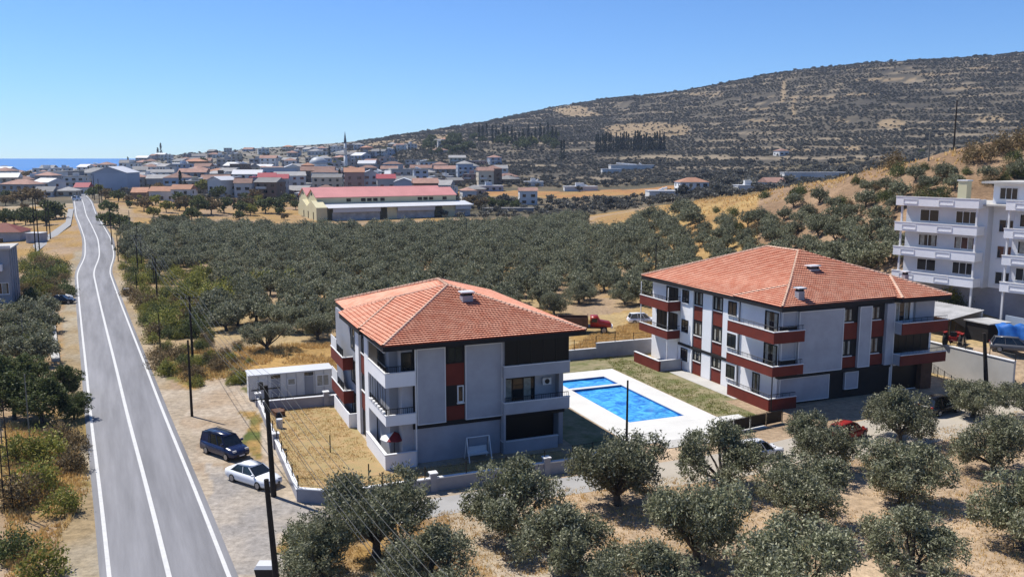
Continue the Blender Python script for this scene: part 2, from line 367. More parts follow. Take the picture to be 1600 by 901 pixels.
mr = n.new('ShaderNodeMapRange'); mr.inputs[1].default_value = .3; mr.inputs[2].default_value = .7; mr.inputs[3].default_value = .55; mr.inputs[4].default_value = 1.4; l.new(t1.outputs[0], mr.inputs[0])
mr2 = n.new('ShaderNodeMapRange'); mr2.inputs[1].default_value = .3; mr2.inputs[2].default_value = .7; mr2.inputs[3].default_value = .85; mr2.inputs[4].default_value = 1.15; l.new(t2.outputs[0], mr2.inputs[0])
mr2.inputs[3].default_value = .85*KA; mr2.inputs[4].default_value = 1.15*KA
mm = n.new('ShaderNodeMath'); mm.operation = 'MULTIPLY'; l.new(mr.outputs[0], mm.inputs[0]); l.new(mr2.outputs[0], mm.inputs[1])
hs = n.new('ShaderNodeHueSaturation'); l.new(at_.outputs['Color'], hs.inputs['Color']); l.new(mm.outputs[0], hs.inputs['Value']); l.new(hs.outputs[0], b.inputs['Base Color'])
bp = n.new('ShaderNodeBump'); bp.inputs['Strength'].default_value = .7; bp.inputs['Distance'].default_value = .12; l.new(t1.outputs[0], bp.inputs['Height']); l.new(bp.outputs[0], b.inputs['Normal'])
M['earth'] = gm
POOL = [(39.15,68.15),(45.05,68.15),(45.05,80.35),(39.15,80.35)]
gme = npmesh('ground', np.stack([gx, gy, gz_], 1), faces, gm, True, paint(gx, gy))
# cut the pool pit out of the ground sheet
gc = np.stack([gx, gy], 1)[faces].mean(1); cu, cv = uv(gc[:, 0], gc[:, 1])
keep = ~((cu > 38.3) & (cu < 46.2) & (cv > 67.3) & (cv < 85.1))
bpy.data.meshes.remove(gme); gme = npmesh('ground', np.stack([gx, gy, gz_], 1), faces[keep], gm, True, paint(gx, gy))
ground = link('ground', gme); tag(ground, kind='structure')
# sea
sm = mat('sea_water', (.03,.22,.60), .6, scale=.004, col2=(.04,.27,.70), spec=.05)
sv = [(-40000,900,-15),(40000,900,-15),(90000,60000,-15),(-90000,60000,-15)]
tag(MB().poly(sv).build('sea', sm), kind='structure')

# ------------------------------------------------------------------ road, lane, sheets
asph = mat('asphalt', (.345,.345,.365), .9, .34, .7, bump=.4, bscale=9, detail=10, stretch=(1, 16, 1))
def strip(name, off0, off1, y0, y1, z, m, step=3.):
    ys = np.arange(y0, y1+.1, step); xs = roadx(ys); g = np.gradient(xs, ys); nx = 1/np.sqrt(1+g*g); ny = -g*nx
    V = []; hh = [float(hz(a, b_)) for a, b_ in zip(xs, ys)]
    for a, b_, p, q, h in zip(xs, ys, nx, ny, hh):
        V += [(a+p*off0, b_+q*off0, h+z), (a+p*off1, b_+q*off1, h+z)]
    F = np.array([(2*i, 2*i+1, 2*i+3, 2*i+2) for i in range(len(ys)-1)])
    return link(name, npmesh(name, np.array(V), F, m))
# a low embankment carries the asphalt so the terrain never breaks through it
ys = np.arange(-60, 500, 3.); xs = roadx(ys); hh = np.maximum.reduce([hz(xs-4, ys), hz(xs+4, ys), hz(xs, ys)])
g_ = np.gradient(xs, ys); nx = 1/np.sqrt(1+g_*g_); ny = -g_*nx
def rstrip(name, o0, o1, dz, m, y0=-60, y1=500, drop=None):
    k = (ys >= y0) & (ys <= y1); V = []
    for a, b_, p, q, h in zip(xs[k], ys[k], nx[k], ny[k], hh[k]):
        V += [(a+p*o0, b_+q*o0, h+dz), (a+p*o1, b_+q*o1, h+dz)]
    nn = k.sum(); F = [(2*i, 2*i+1, 2*i+3, 2*i+2) for i in range(nn-1)]
    if drop:
        base = len(V)
        for a, b_, p, q, h in zip(xs[k], ys[k], nx[k], ny[k], hh[k]):
            V += [(a+p*(o0-drop), b_+q*(o0-drop), h-.8), (a+p*(o1+drop), b_+q*(o1+drop), h-.8)]
        for i in range(nn-1):
            F += [(base+2*i, 2*i, 2*i+2, base+2*i+2), (2*i+1, base+2*i+1, base+2*i+3, 2*i+3)]
    return link(name, npmesh(name, np.array(V), np.array(F), m))
tag(rstrip('road', -3.5, 3.5, .06, asph, drop=1.5), kind='structure')
wpaint = mat('road_paint', (.80,.80,.78), .7, .12, 2)
for nm, a, b_ in (('edge_line', -3.22, -2.98), ('edge_line', 2.98, 3.22), ('centre_line', -.14, .14)):
    o = rstrip(nm, a, b_, .066, wpaint); tag(o, kind='structure')
def sheet(name, pts, z, m, world=False, kind='structure'):
    P = [(p if world else xy(*p)) for p in pts]
    return tag(MB().poly([(a, b_, z) for a, b_ in P]).build(name, m), kind=kind)
lanem = mat('lane_concrete', (.50,.49,.475), .95, .2, .3, bump=.3, bscale=6)
sheet('lane', [(10.4,54.0),(20,54.6),(33,54.4),(33,57.9),(22,57.6),(12.5,57.4)], .012, lanem)
dustm = mat('dusty_track', (.58,.52,.43), .95, .18, .3, bump=.3, bscale=5)
sheet('dirt_track', [(33,53.2),(50,52.6),(84,55.5),(84,60.5),(60,60.8),(44,58.0),(33,57.9)], .008, dustm)
# side track on the left far off
tk = [gp(a, b_) for a, b_ in ((58,403),(112,372),(117,350),(108,350),(104,368),(52,396))]
V = [(a, b_, float(hz(a, b_))+.35) for a, b_ in tk]; tag(MB().poly(V).build('side_track', mat('track_concrete', (.42,.42,.42), .9, .1, 1)), kind='structure')
# garden of the near house, pool yard
lawn = mat('dry_lawn', (.52,.35,.17), .95, scale=.9, col2=(.42,.33,.15), bump=.8, bscale=9)
sheet('garden', [(8.4,60.8),(10.8,59.1),(30,59.1),(30,63.6),(15.6,63.6),(15.6,84.2),(8.4,84.2)], .010, lawn)
lawn2 = mat('patchy_lawn', (.40,.33,.20), .95, scale=.5, col2=(.15,.17,.05), bump=.8, bscale=7, detail=8)
m_ = MB()
for a0, a1, b0, b1 in ((31.5,36,62,92.8),(36,38.7,85,92.8),(38.7,47.8,87.2,92.8),(47.8,51.6,64.0,92.8),(51.6,54,71,92.8)):
    m_.poly([(*xy(a0,b0), .010), (*xy(a1,b0), .010), (*xy(a1,b1), .010), (*xy(a0,b1), .010)])
tag(m_.build('pool_lawn', lawn2), kind='structure')
m_ = MB()   # paving slab round both pools, 6 cm thick
def dk(a0, a1, b0, b1): m_.add([(*xy(a0,b0),.0),(*xy(a1,b0),.0),(*xy(a1,b1),.0),(*xy(a0,b1),.0),(*xy(a0,b0),.06),(*xy(a1,b0),.06),(*xy(a1,b1),.06),(*xy(a0,b1),.06)], [(0,3,2,1),(4,5,6,7),(0,1,5,4),(1,2,6,5),(2,3,7,6),(3,0,4,7)])
dk(36.2,39.15,66.6,87.1); dk(45.05,47.6,66.6,87.1); dk(39.15,45.05,66.6,68.15); dk(39.15,45.05,80.35,80.95); dk(39.15,45.05,84.3,87.1)
dk(36.2,50,62.3,66.59)
deck = m_.build('pool_deck', M['deck']); tag(deck, kind='structure')
sheet('garden_path', [(52.9,71.2),(54.9,71.2),(54.9,83.4),(52.9,83.4)], .03, M['lconcrete'])
# pool: real basin with water
ptile = mat('pool_tiles', (.03,.19,.62), .3, .3, 2)
def basin(a0, a1, b0, b1, depth):
    m = MB(); P = [xy(a0,b0), xy(a1,b0), xy(a1,b1), xy(a0,b1)]
    m.add([(*p, .0) for p in P]+[(*p, -depth) for p in P], [(4,5,6,7)]+[(i, (i+1) % 4, 4+(i+1) % 4, 4+i)[::-1] for i in range(4)]); return m
wm = bpy.data.materials.new('pool_water'); wm.use_nodes = True; n = wm.node_tree.nodes; l = wm.node_tree.links; b = n['Principled BSDF']
tc = n.new('ShaderNodeTexCoord'); t1 = n.new('ShaderNodeTexNoise'); t1.inputs['Scale'].default_value = .8; t1.inputs['Detail'].default_value = 8; t1.inputs['Roughness'].default_value = .7; t1.inputs['Distortion'].default_value = 1.2
l.new(tc.outputs['Object'], t1.inputs['Vector']); cr = n.new('ShaderNodeValToRGB'); l.new(t1.outputs[0], cr.inputs[0])
e = cr.color_ramp.elements; e[0].position = .35; e[0].color = (.006,.11,.46,1); e[1].position = .66; e[1].color = (.10,.50,.80,1)
l.new(cr.outputs[0], b.inputs['Base Color']); b.inputs['Roughness'].default_value = .12
bp = n.new('ShaderNodeBump'); bp.inputs['Strength'].default_value = .25; l.new(t1.outputs[0], bp.inputs['Height']); l.new(bp.outputs[0], b.inputs['Normal'])
for (a0, a1, b0, b1, dp, lab) in ((39.15,45.05,68.15,80.35,1.4,'long rectangular blue swimming pool set in the pale deck'),(39.15,45.05,80.95,84.3,.7,'small shallow blue pool at the far end of the deck')):
    r = empty('swimming_pool', (*xy(a0, b0), 0), 0, lab, 'pool')
    q = xy(a0, b0); mb = basin(a0, a1, b0, b1, dp); mb.v = [(x-q[0], y-q[1], z) for x, y, z in mb.v]; mb.build('basin', ptile, r)
    P = [xy(a0,b0), xy(a1,b0), xy(a1,b1), xy(a0,b1)]
    MB(q[0], q[1]).poly([(*p, -.16) for p in P]).build('water', wm, r)
    mb = MB()
    for (c0, c1, d0, d1) in ((a0-.02,a0+.22,b0,b1),(a1-.22,a1+.02,b0,b1),(a0,a1,b0-.02,b0+.22),(a0,a1,b1-.22,b1+.02)): pass

# ------------------------------------------------------------------ building kit (local axes: u along street, v back, z up)
class Bld:
    def __init__(s, name, u0, v0, label, cat, rz=RU, world=None, z=0, group=None):
        s.o = (u0, v0); loc = world if world else xy(u0, v0)
        s.r = empty(name, (loc[0], loc[1], z), rz, label, cat, group)
        if world: s.o = (0, 0)
    def mb(s): return MB(s.o[0], s.o[1], 0)
    def box(s, name, m, a0, a1, b0, b1, c0, c1, parent=None, bevel=0):
        return s.mb().box(a0, a1, b0, b1, c0, c1).build(name, m, parent or s.r, bevel=bevel)
    def panel(s, a0, a1, c0, c1, v, th=.12, face='F', mat_='wall', name='wall_panel'):
        # a rendered panel standing proud with a slim white border
        p = s.face(face, v, a0, a1, c0, c1, 0, th, name, M[mat_])
        m = s.mb(); t = .07
        for (p0, p1, q0, q1) in ((a0, a0+t, c0, c1), (a1-t, a1, c0, c1), (a0+t, a1-t, c1-t, c1), (a0+t, a1-t, c0, c0+t)):
            s.fbox(m, face, v, p0, p1, q0, q1, -.035, -.002)
        m.build('border', M['trim'], p); return p
    def fbox(s, m, face, v, a0, a1, c0, c1, d0, d1):    # box on a facade; d is depth behind the facade plane
        if face == 'F': m.box(a0, a1, v+d0, v+d1, c0, c1)
        elif face == 'L': m.box(v+d0, v+d1, a0, a1, c0, c1)
        elif face == 'R': m.box(v-d1, v-d0, a0, a1, c0, c1)
        else: m.box(a0, a1, v-d1, v-d0, c0, c1)
        return m
    def face(s, face, v, a0, a1, c0, c1, d0, d1, name, m, parent=None):
        return s.fbox(s.mb(), face, v, a0, a1, c0, c1, d0, d1).build(name, m, parent or s.r)
    def window(s, face, v, a0, a1, c0, c1, parts=2, fm='dark', pane='glass', sill=True, curtain=False, parent=None):
        t = .07; m = s.mb()
        for (p0, p1, q0, q1) in ((a0-t, a0+t*.3, c0-t, c1+t), (a1-t*.3, a1+t, c0-t, c1+t), (a0+t*.3, a1-t*.3, c1-t*.3, c1+t), (a0+t*.3, a1-t*.3, c0-t, c0+t*.3)):
            s.fbox(m, face, v, p0, p1, q0, q1, -.06, .03)
        for k in range(1, parts):
            x = a0+(a1-a0)*k/parts; s.fbox(m, face, v, x-.035, x+.035, c0+t*.3, c1-t*.3, -.045, .01)
        w_ = m.build('window', M[fm], parent or s.r)
        s.face(face, v, a0, a1, c0, c1, -.018, .0, 'pane', M[pane], w_)
        if curtain:
            q = (a1-a0); s.face(face, v, a0+q*.08, a0+q*.30, c0+.08, c1-.05, -.026, -.02, 'curtain', M['curtain'], w_)
            s.face(face, v, a1-q*.32, a1-q*.1, c0+.08, c1-.05, -.026, -.02, 'curtain', M['curtain'], w_)
        if sill: s.face(face, v, a0-.12, a1+.12, c0-.16, c0-.075, -.16, .0, 'sill', M['trim'], w_)
        return w_
    def rail(s, pts, z, h=.55, bal=.16, name='railing', parent=None, mt='black'):
        m = s.mb()
        for (p, q) in zip(pts, pts[1:]):
            L = math.dist(p, q); n_ = max(2, int(L/bal))
            m.tube((*p, z+h), (*q, z+h), .03, n=4)
            for k in range(n_+1):
                x = p[0]+(q[0]-p[0])*k/n_; y = p[1]+(q[1]-p[1])*k/n_
                m.tube((x, y, z), (x, y, z+h), .014 if k % 5 else .026, n=4, cap=False)
        return m.build(name, M[mt], parent or s.r)
    def balcony(s, pts, z, h, th, slab, m_, inner=None):
        # parapet following pts (open polyline), with a floor slab and a pale coping
        o = s.mb()
        for (p, q) in zip(pts, pts[1:]):
            a0, a1 = sorted((p[0], q[0])); b0, b1 = sorted((p[1], q[1]))
            if a1-a0 > b1-b0: o.box(a0, a1, b0, b0+th, z, z+h)
            else: o.box(a0, a0+th, b0+th, b1, z, z+h)
        bal = o.build('balcony', M[m_], s.r)
        c = s.mb()
        for (p, q) in zip(pts, pts[1:]):
            a0, a1 = sorted((p[0], q[0])); b0, b1 = sorted((p[1], q[1]))
            if a1-a0 > b1-b0: c.box(a0-.04, a1+.04, b0-.04, b0+th+.04, z+h+.002, z+h+.07)
            else: c.box(a0-.04, a0+th+.04, b0+th+.041, b1, z+h+.002, z+h+.07)
        c.build('coping', M['trim'], bal)
        if slab: s.box('floor_slab', M['lconcrete'], slab[0], slab[1], slab[2], slab[3], z+.02, z+.18, bal)
        return bal

def tile_face(mb, P, course=.36, pitch=.30, lift=.115, wave=.022):
    """rows of barrel tiles laid over the roof plane P (list of 3D points, eave edge first)"""
    V = [Vector(p) for p in P]; nrm = Vector((0,0,0))
    for i in range(len(V)):
        a, b_ = V[i], V[(i+1) % len(V)]; nrm += a.cross(b_)
    nrm.normalize()
    if nrm.z < 0: nrm = -nrm
    e = Vector((0,0,1)).cross(nrm); e.normalize(); s_ = nrm.cross(e); s_.normalize()
    if s_.z < 0: s_ = -s_
    o = V[0]; Q = [((v-o).dot(e), (v-o).dot(s_), (v-o).dot(nrm)) for v in V]
    y0 = min(q[1] for q in Q); y1 = max(q[1] for q in Q); y = y0
    def span(yy):
        xs_ = []
        for i in range(len(Q)):
            a, b_ = Q[i], Q[(i+1) % len(Q)]
            if (a[1]-yy)*(b_[1]-yy) < 0 or a[1] == yy:
                if a[1] != b_[1]: xs_.append(a[0]+(b_[0]-a[0])*(yy-a[1])/(b_[1]-a[1]))
        return (min(xs_), max(xs_)) if len(xs_) >= 2 else None
    while y < y1-.02:
        yt = min(y+course, y1-.01); A = span(min(y+.02, y1-.02)); B = span(yt-.005)
        if A and B:
            n_ = max(1, int(round((A[1]-A[0])/pitch)))*3
            bot = []; top = []; low = []
            for k in range(n_+1):
                f = k/n_; ph = (0, 1, .55)[k % 3]*wave; j = RND.uniform(-.008, .008)
                xa = A[0]+(A[1]-A[0])*f; xb = B[0]+(B[1]-B[0])*f
                if xb < B[0]: xb = B[0]
                bot.append(o+e*xa+s_*(y-.05)+nrm*(lift+ph+j)); top.append(o+e*xb+s_*yt+nrm*(ph+.002)); low.append(o+e*xa+s_*(y-.045)+nrm*(-.005))
            n0 = n_+1; base = len(mb.v)
            mb.v += [tuple(Vector(p)-Vector(mb.o)) for p in bot+top+low]
            for k in range(n_):
                mb.f.append((base+k, base+k+1, base+n0+k+1, base+n0+k)); mb.f.append((base+2*n0+k, base+2*n0+k+1, base+k+1, base+k)); mb.edge += [0, 1]
        y += course
def caps(b_, lines, parent, r=.15):
    for p, q in lines:
        p = Vector(p); q = Vector(q); L = (q-p).length; n_ = max(1, int(L/.42)); m = b_.mb()
        for k in range(n_):
            a = p+(q-p)*(k/n_); c = p+(q-p)*((k+1.06)/n_); a = a+Vector((0,0,.05)); c = c+Vector((0,0,.05))
            m.tube(a, c, r*1.08, r*.85, n=6, cap=False)
        m.build('ridge_cap', M['cap'], parent)
def roof(b_, eave, faces, lines, z, fascia=.42, inset=.0):
    """eave: outline (ccw) at height z; faces: tiled polygons; lines: hips and ridges"""
    soff = b_.mb().prism(eave, z-fascia, z-.03).build('roof', M['dark'], b_.r)
    m = b_.mb(); m.edge = []; under = b_.mb()
    for f in faces:
        under.poly([(p[0], p[1], p[2]-.02) for p in f]); tile_face(m, f)
    under.build('roof_deck', M['tile'], soff)
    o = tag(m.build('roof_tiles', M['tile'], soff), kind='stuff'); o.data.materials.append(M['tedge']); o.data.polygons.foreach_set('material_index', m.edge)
    caps(b_, lines, soff)
    return soff

# ------------------------------------------------------------------ the near apartment house
A = Bld('apartment_house', 17.9, 64.6, 'near apartment house with white balconies and orange tiled hip roof, left of the swimming pool', 'house')
A.box('wall', M['wall2'], 16.3, 30.9, 66.3, 85.6, 0, 9.55)
A.box('lower_front_wall', M['wall'], 17.9, 25.2, 65.0, 66.3, 0, 2.85)
A.box('belt_course', M['dark'], 17.85, 31.0, 64.9, 66.3, 2.85, 3.22)
A.box('front_core', M['dark'], 17.95, 25.2, 64.85, 66.3, 3.22, 9.55)
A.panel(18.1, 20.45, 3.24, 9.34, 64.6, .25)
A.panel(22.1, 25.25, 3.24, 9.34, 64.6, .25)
for c0, c1 in ((6.15, 7.9), (3.3, 4.45)): A.face('F', 64.85, 20.5, 22.05, c0, c1, -.08, 0, 'red_infill', M['red'])
A.window('F', 64.84, 20.75, 21.9, 8.0, 9.2, 2, 'dark', 'glass', False)
A.window('F', 64.84, 21.55, 21.95, 4.75, 6.0, 1, 'trim', 'glass', True)
A.box('rainwater_pipe', M['trim'], 17.93, 18.03, 64.5, 64.6, 0, 9.4)
# right hand balconies
A.box('balcony_wall', M['wall'], 25.25, 30.9, 65.9, 66.3, 3.0, 9.5)
for z0 in (3.42, 6.45): A.balcony([(25.2, 66.3), (25.2, 64.05), (31.05, 64.05)], z0, .95, .16, (25.36, 31.05, 64.21, 65.9), 'wall')
A.rail([(25.3, 64.1), (30.95, 64.1)], 4.44, .38)
en = A.box('glazed_enclosure', M['black'], 25.28, 30.97, 64.1, 64.16, 9.45, 9.52)
for k in range(6): A.box('mullion', M['black'], 25.3+k*1.12, 25.36+k*1.12, 64.08, 64.16, 7.48, 9.449, en)
A.face('F', 64.13, 25.28, 30.95, 7.49, 9.45, 0, .02, 'pane', M['tglass'], en)
A.face('R', 30.97, 64.2, 65.9, 7.49, 9.45, 0, .02, 'pane', M['tglass'], en)
A.window('F', 65.9, 25.7, 28.6, 3.65, 5.9, 3, 'dark', 'glass', False, True)
A.box('partition_wall', M['wall'], 25.25, 25.4, 64.21, 65.9, .2, 9.5)
A.box('right_pier', M['wall2'], 30.6, 31.0, 65.2, 66.3, 0, 9.5)
A.face('F', 66.3, 25.3, 30.6, .02, 2.84, -.05, -.01, 'recess_shade_panel', M['black'])  # black sheet painting in the shade of the open terrace recess
A.balcony([(25.25, 66.3), (25.25, 64.45), (30.2, 64.45)], 0.0, 1.0, .18, None, 'wall')
ac = A.box('air_conditioner', M['trim'], 29.3, 30.1, 65.6, 65.88, 5.15, 5.75, bevel=.03)
A.mb().tube((29.7, 65.6, 5.45), (29.7, 65.58, 5.45), .22, n=12).build('fan_grille', M['black'], ac)
# corner balconies on the left
A.box('corner_wall', M['wall'], 17.0, 17.9, 65.1, 66.3, 0, 9.5)
for z0, hh_ in ((3.45, .8), (6.5, 1.1)):
    A.balcony([(15.55, 70.4), (15.55, 64.5), (17.95, 64.5)], z0, hh_, .15, (15.7, 17.9, 64.65, 70.3), 'white')
A.rail([(15.65, 70.3), (15.65, 64.6), (17.8, 64.6)], 7.66, .45)
A.rail([(15.65, 70.3), (15.65, 64.6), (17.8, 64.6)], 4.32, .45)
A.box('inner_wall', M['wall2'], 17.0, 17.3, 66.3, 70.3, 0, 9.5)
A.window('L', 17.0, 66.8, 69.6, 6.9, 9.1, 3, 'dark', 'glass', False, True)
A.window('L', 17.0, 66.8, 69.6, 3.7, 5.9, 3, 'dark', 'glass', False, True)
A.window('F', 65.1, 17.05, 17.8, 6.9, 9.0, 1, 'dark', 'glass', False)
m = A.mb(); 
for k in range(7):
    m.tube((15.62, 64.8+k*.85, 4.3), (15.62, 64.8+k*.85, 6.4), .02, n=4)
m.build('awning_pole', M['black'], A.r)
m = A.mb()
for k in range(6): m.box(15.48, 15.72, 65.0+k*.82, 65.5+k*.82, 4.33, 4.5)
pots = m.build('planter', M['trim'], A.r)
A.box('awning_housing', M['trim'], 15.5, 15.62, 64.6, 70.3, 9.25, 9.42)
A.box('corner_glazing', M['tglass'], 15.63, 15.66, 67.3, 70.3, 7.7, 9.3)
# ground terrace in the corner
A.balcony([(15.4, 70.9), (15.4, 64.35), (17.9, 64.35)], 0.0, 1.18, .18, None, 'white')
A.window('L', 16.3, 70.6, 71.4, .5, 2.6, 1, 'dark', 'glass', False)
# left facade beyond the corner
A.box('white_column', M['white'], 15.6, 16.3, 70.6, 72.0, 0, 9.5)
A.box('dark_strip', M['dark'], 15.85, 16.3, 72.0, 74.2, .0, 9.5)
for c0, c1 in ((5.6, 7.2), (2.4, 3.9)): A.face('L', 15.85, 72.1, 74.1, c0, c1, -.08, 0, 'red_infill', M['red'])
for c0 in (7.5, 4.2): A.window('L', 15.84, 72.5, 73.8, c0, c0+1.2, 2, 'dark', 'glass', True)
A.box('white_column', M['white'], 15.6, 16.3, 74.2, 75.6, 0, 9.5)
A.box('left_wall', M['wall2'], 15.8, 16.3, 75.6, 85.6, 0, 9.5)
for c0 in (7.0, 3.9, .9): A.window('L', 15.8, 76.0, 78.2, c0, c0+2.0, 3, 'dark', 'glass', False, True)
for z0 in (5.0, 1.9):
    bb = A.balcony([(14.85, 83.4), (14.85, 77.6), (15.8, 77.6)], z0, 1.15, .13, (15.0, 15.8, 77.7, 83.3), 'red')
    m = A.mb()
    for k in range(5):
        v0 = 82.3-k*0.0
    m.box(14.87, 14.93, 80.6, 83.3, z0+1.25, z0+2.3)
    m.build('lattice_screen', M['trim'], bb)
    A.rail([(14.92, 80.5), (14.92, 77.7)], z0+1.22, .7)
m = A.mb(); m.add([(15.0,76.2,0),(15.0,83.2,0),(15.12,83.2,0),(15.12,76.2,0),(15.0,76.2,1.3),(15.0,83.2,1.3),(15.12,83.2,1.3),(15.12,76.2,1.3)], [(4,5,6,7),(0,1,5,4)[::-1],(1,2,6,5),(2,3,7,6),(3,0,4,7)])
m.box(15.12, 15.8, 76.2, 76.34, 0, 1.3); m.build('terrace_wall', M['white'], A.r)
z = 10.0
N, R_, S1, F1, NO, FL, FR, NA, FA, MM_ = (15.2,63.5,z),(32.3,63.6,z),(14.95,70.7,z),(14.95,79.2,z),(15.8,80.3,z),(16.0,86.4,z),(32.3,86.6,z),(23.75,74.1,12.75),(24.2,78.4,12.75),(19.5,76.4,11.55)
S0 = (15.2,70.7,z-.001)
eave = [(p[0], p[1]) for p in (N, R_, FR, FL, NO, F1, S1, S0)]
rf = roof(A, eave, [[N,R_,NA],[N,NA,MM_,S1],[S1,MM_,F1],[F1,MM_,NO],[NO,MM_,NA,FA,FL],[FL,FA,FR],[R_,FR,FA,NA]],
     [(N,NA),(R_,NA),(NA,FA),(FA,FL),(FA,FR),(S1,MM_),(MM_,NO),(MM_,NA)], z)
def chimney(b_, u_, v_, zb, w_, d_, h_, parent, slab=True):
    c = b_.box('chimney', M['wall2'], u_-w_/2, u_+w_/2, v_-d_/2, v_+d_/2, zb-.4, zb+h_, parent)
    b_.box('chimney_cap', M['whitesheet'], u_-w_/2-.12, u_+w_/2+.12, v_-d_/2-.12, v_+d_/2+.12, zb+h_+.25, zb+h_+.36, parent)
    m = b_.mb()
    for sx in (-1, 1):
        for sy in (-1, 1): m.box(u_+sx*(w_/2-.1)-.05, u_+sx*(w_/2-.1)+.05, v_+sy*(d_/2-.1)-.05, v_+sy*(d_/2-.1)+.05, zb+h_, zb+h_+.25)
    m.box(u_-w_/2+.15, u_+w_/2-.15, v_-d_/2+.15, v_+d_/2-.15, zb+h_+.0, zb+h_+.2)
    m.build('chimney_vent', M['black'], parent)
chimney(A, 24.3, 70.6, 11.8, .95, .8, .55, A.r)

# ------------------------------------------------------------------ the far apartment house
B = Bld('apartment_house', 55.0, 67.0, 'larger apartment house with red balconies and orange tiled roof right of the pool', 'house')
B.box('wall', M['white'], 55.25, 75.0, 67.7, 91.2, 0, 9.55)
B.box('belt_course', M['dark'], 55.0, 69.4, 67.1, 67.7, 2.8, 3.14)
B.box('lower_front_wall', M['dark'], 57.0, 69.4, 67.6, 67.7, 0, 2.8)
B.panel(55.3, 61.4, .25, 2.75, 67.35, .3)
B.panel(63.4, 65.1, .9, 2.7, 67.35, .3)
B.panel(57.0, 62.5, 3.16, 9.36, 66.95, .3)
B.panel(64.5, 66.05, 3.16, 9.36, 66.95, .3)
B.panel(55.2, 57.0, 7.9, 9.36, 67.25, .3, name='side_panel'); B.panel(55.2, 57.0, 4.6, 6.5, 67.25, .3, name='side_panel')
B.box('front_core', M['dark'], 55.25, 68.1, 67.3, 67.7, 3.14, 9.55)
for a0, a1 in ((62.55, 64.45), (66.1, 67.95)):
    for c0, c1 in ((6.1, 7.75), (3.2, 4.3)): B.face('F', 67.3, a0, a1, c0, c1, -.1, 0, 'red_infill', M['red'])
    B.window('F', 67.29, a0+.15, a0+1.25, 7.95, 9.15, 2, 'dark', 'glass', True, True)
    B.window('F', 67.29, a0+.15, a0+1.25, 4.5, 5.95, 2, 'dark', 'glass', True, True)
B.box('white_pier', M['wall'], 68.0, 69.0, 66.9, 67.7, 3.1, 9.45)
B.box('rainwater_pipe', M['trim'], 69.05, 69.15, 66.95, 67.1, 0, 9.4)
# right front balconies
for z0, h_ in ((3.1, 1.05), (6.3, 1.15)):
    bb = B.balcony([(69.2, 67.7), (69.2, 66.0), (75.4, 66.0)], z0, h_, .15, (69.35, 75.4, 66.15, 67.7), 'red')
    B.face('L', 69.2, 66.1, 67.6, z0, z0+h_, -.02, -.001, 'side_panel', M['wall'], bb)
    B.rail([(69.3, 66.08), (75.3, 66.08)], z0+h_+.08, .4)
B.window('F', 67.7, 69.6, 71.8, 7.4, 9.3, 3, 'trim', 'glass', False, True)
B.window('F', 67.7, 69.6, 74.6, 4.1, 6.2, 5, 'black', 'tglass', False)
B.box('rear_pier', M['wall'], 72.3, 74.9, 67.4, 67.7, 6.5, 9.45)
B.face('F', 67.7, 69.8, 74.8, .1, 2.7, -.03, 0, 'garage_opening', M['tglass'])
B.box('brick_pier', M['rust'], 73.3, 74.8, 67.1, 67.7, 0, 3.1)
# left (sunlit) facade
LW = 55.0
for a0, a1 in ((82.1, 83.5), (78.45, 79.85), (74.1, 76.2)): pass
B.box('lit_wall_core', M['dark'], LW+.14, 55.3, 73.9, 84.9, 0, 9.5)
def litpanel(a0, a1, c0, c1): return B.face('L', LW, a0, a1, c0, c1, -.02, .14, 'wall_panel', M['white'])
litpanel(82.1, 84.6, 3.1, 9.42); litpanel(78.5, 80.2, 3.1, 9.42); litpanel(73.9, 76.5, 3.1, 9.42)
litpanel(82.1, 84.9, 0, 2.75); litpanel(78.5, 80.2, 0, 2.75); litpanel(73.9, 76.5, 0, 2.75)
B.face('L', LW, 73.9, 84.9, 2.78, 3.07, -.08, .14, 'belt_course', M['dark'])
for v0, v1 in ((80.25, 82.05), (76.55, 78.45)):
    for c0, c1 in ((6.2, 7.75), (3.12, 4.3), (.02, 1.45)): B.face('L', LW+.14, v0+.05, v1-.05, c0, c1, -.06, 0, 'red_infill', M['red'])
    for c0 in (7.95, 4.55, 1.65): B.window('L', LW+.13, v0+.25, v1-.25, c0, c0+(1.35 if c0 > 2 else 1.0), 3, 'dark', 'glass', True, True)
for v0, v1 in ((83.0, 84.2), (74.2, 75.5)):
    for c0 in (7.9, 4.5, 1.2): B.window('L', LW-.02, v0, v1, c0, c0+1.3, 2, 'dark', 'glass', True)
# near left corner balconies
for z0, h_ in ((3.42, .95), (6.6, 1.1)):
    B.balcony([(53.35, 73.4), (53.35, 66.1), (57.0, 66.1)], z0, h_, .15, (53.5, 56.9, 66.25, 73.3), 'red')
    B.rail([(53.43, 73.3), (53.43, 66.2), (56.9, 66.2)], z0+h_+.08, .42)
B.window('L', 55.25, 67.9, 69.8, 6.9, 9.1, 2, 'dark', 'glass', False, True)
B.window('L', 55.25, 67.9, 69.8, 3.6, 5.9, 2, 'dark', 'glass', False, True)
B.window('L', 55.25, 70.4, 71.4, .4, 2.5, 1, 'dark', 'glass', False, True)
m = B.mb(); m.box(53.42, 53.5, 66.16, 66.24, 0, 3.4); m.build('awning_pole', M['black'], B.r)
B.balcony([(53.3, 73.0), (53.3, 66.4), (56.6, 66.4)], 0, 1.15, .2, (53.5, 56.5, 66.6, 73.0), 'red')
B.rail([(53.4, 72.9), (53.4, 66.5), (56.5, 66.5)], 1.23, .35)
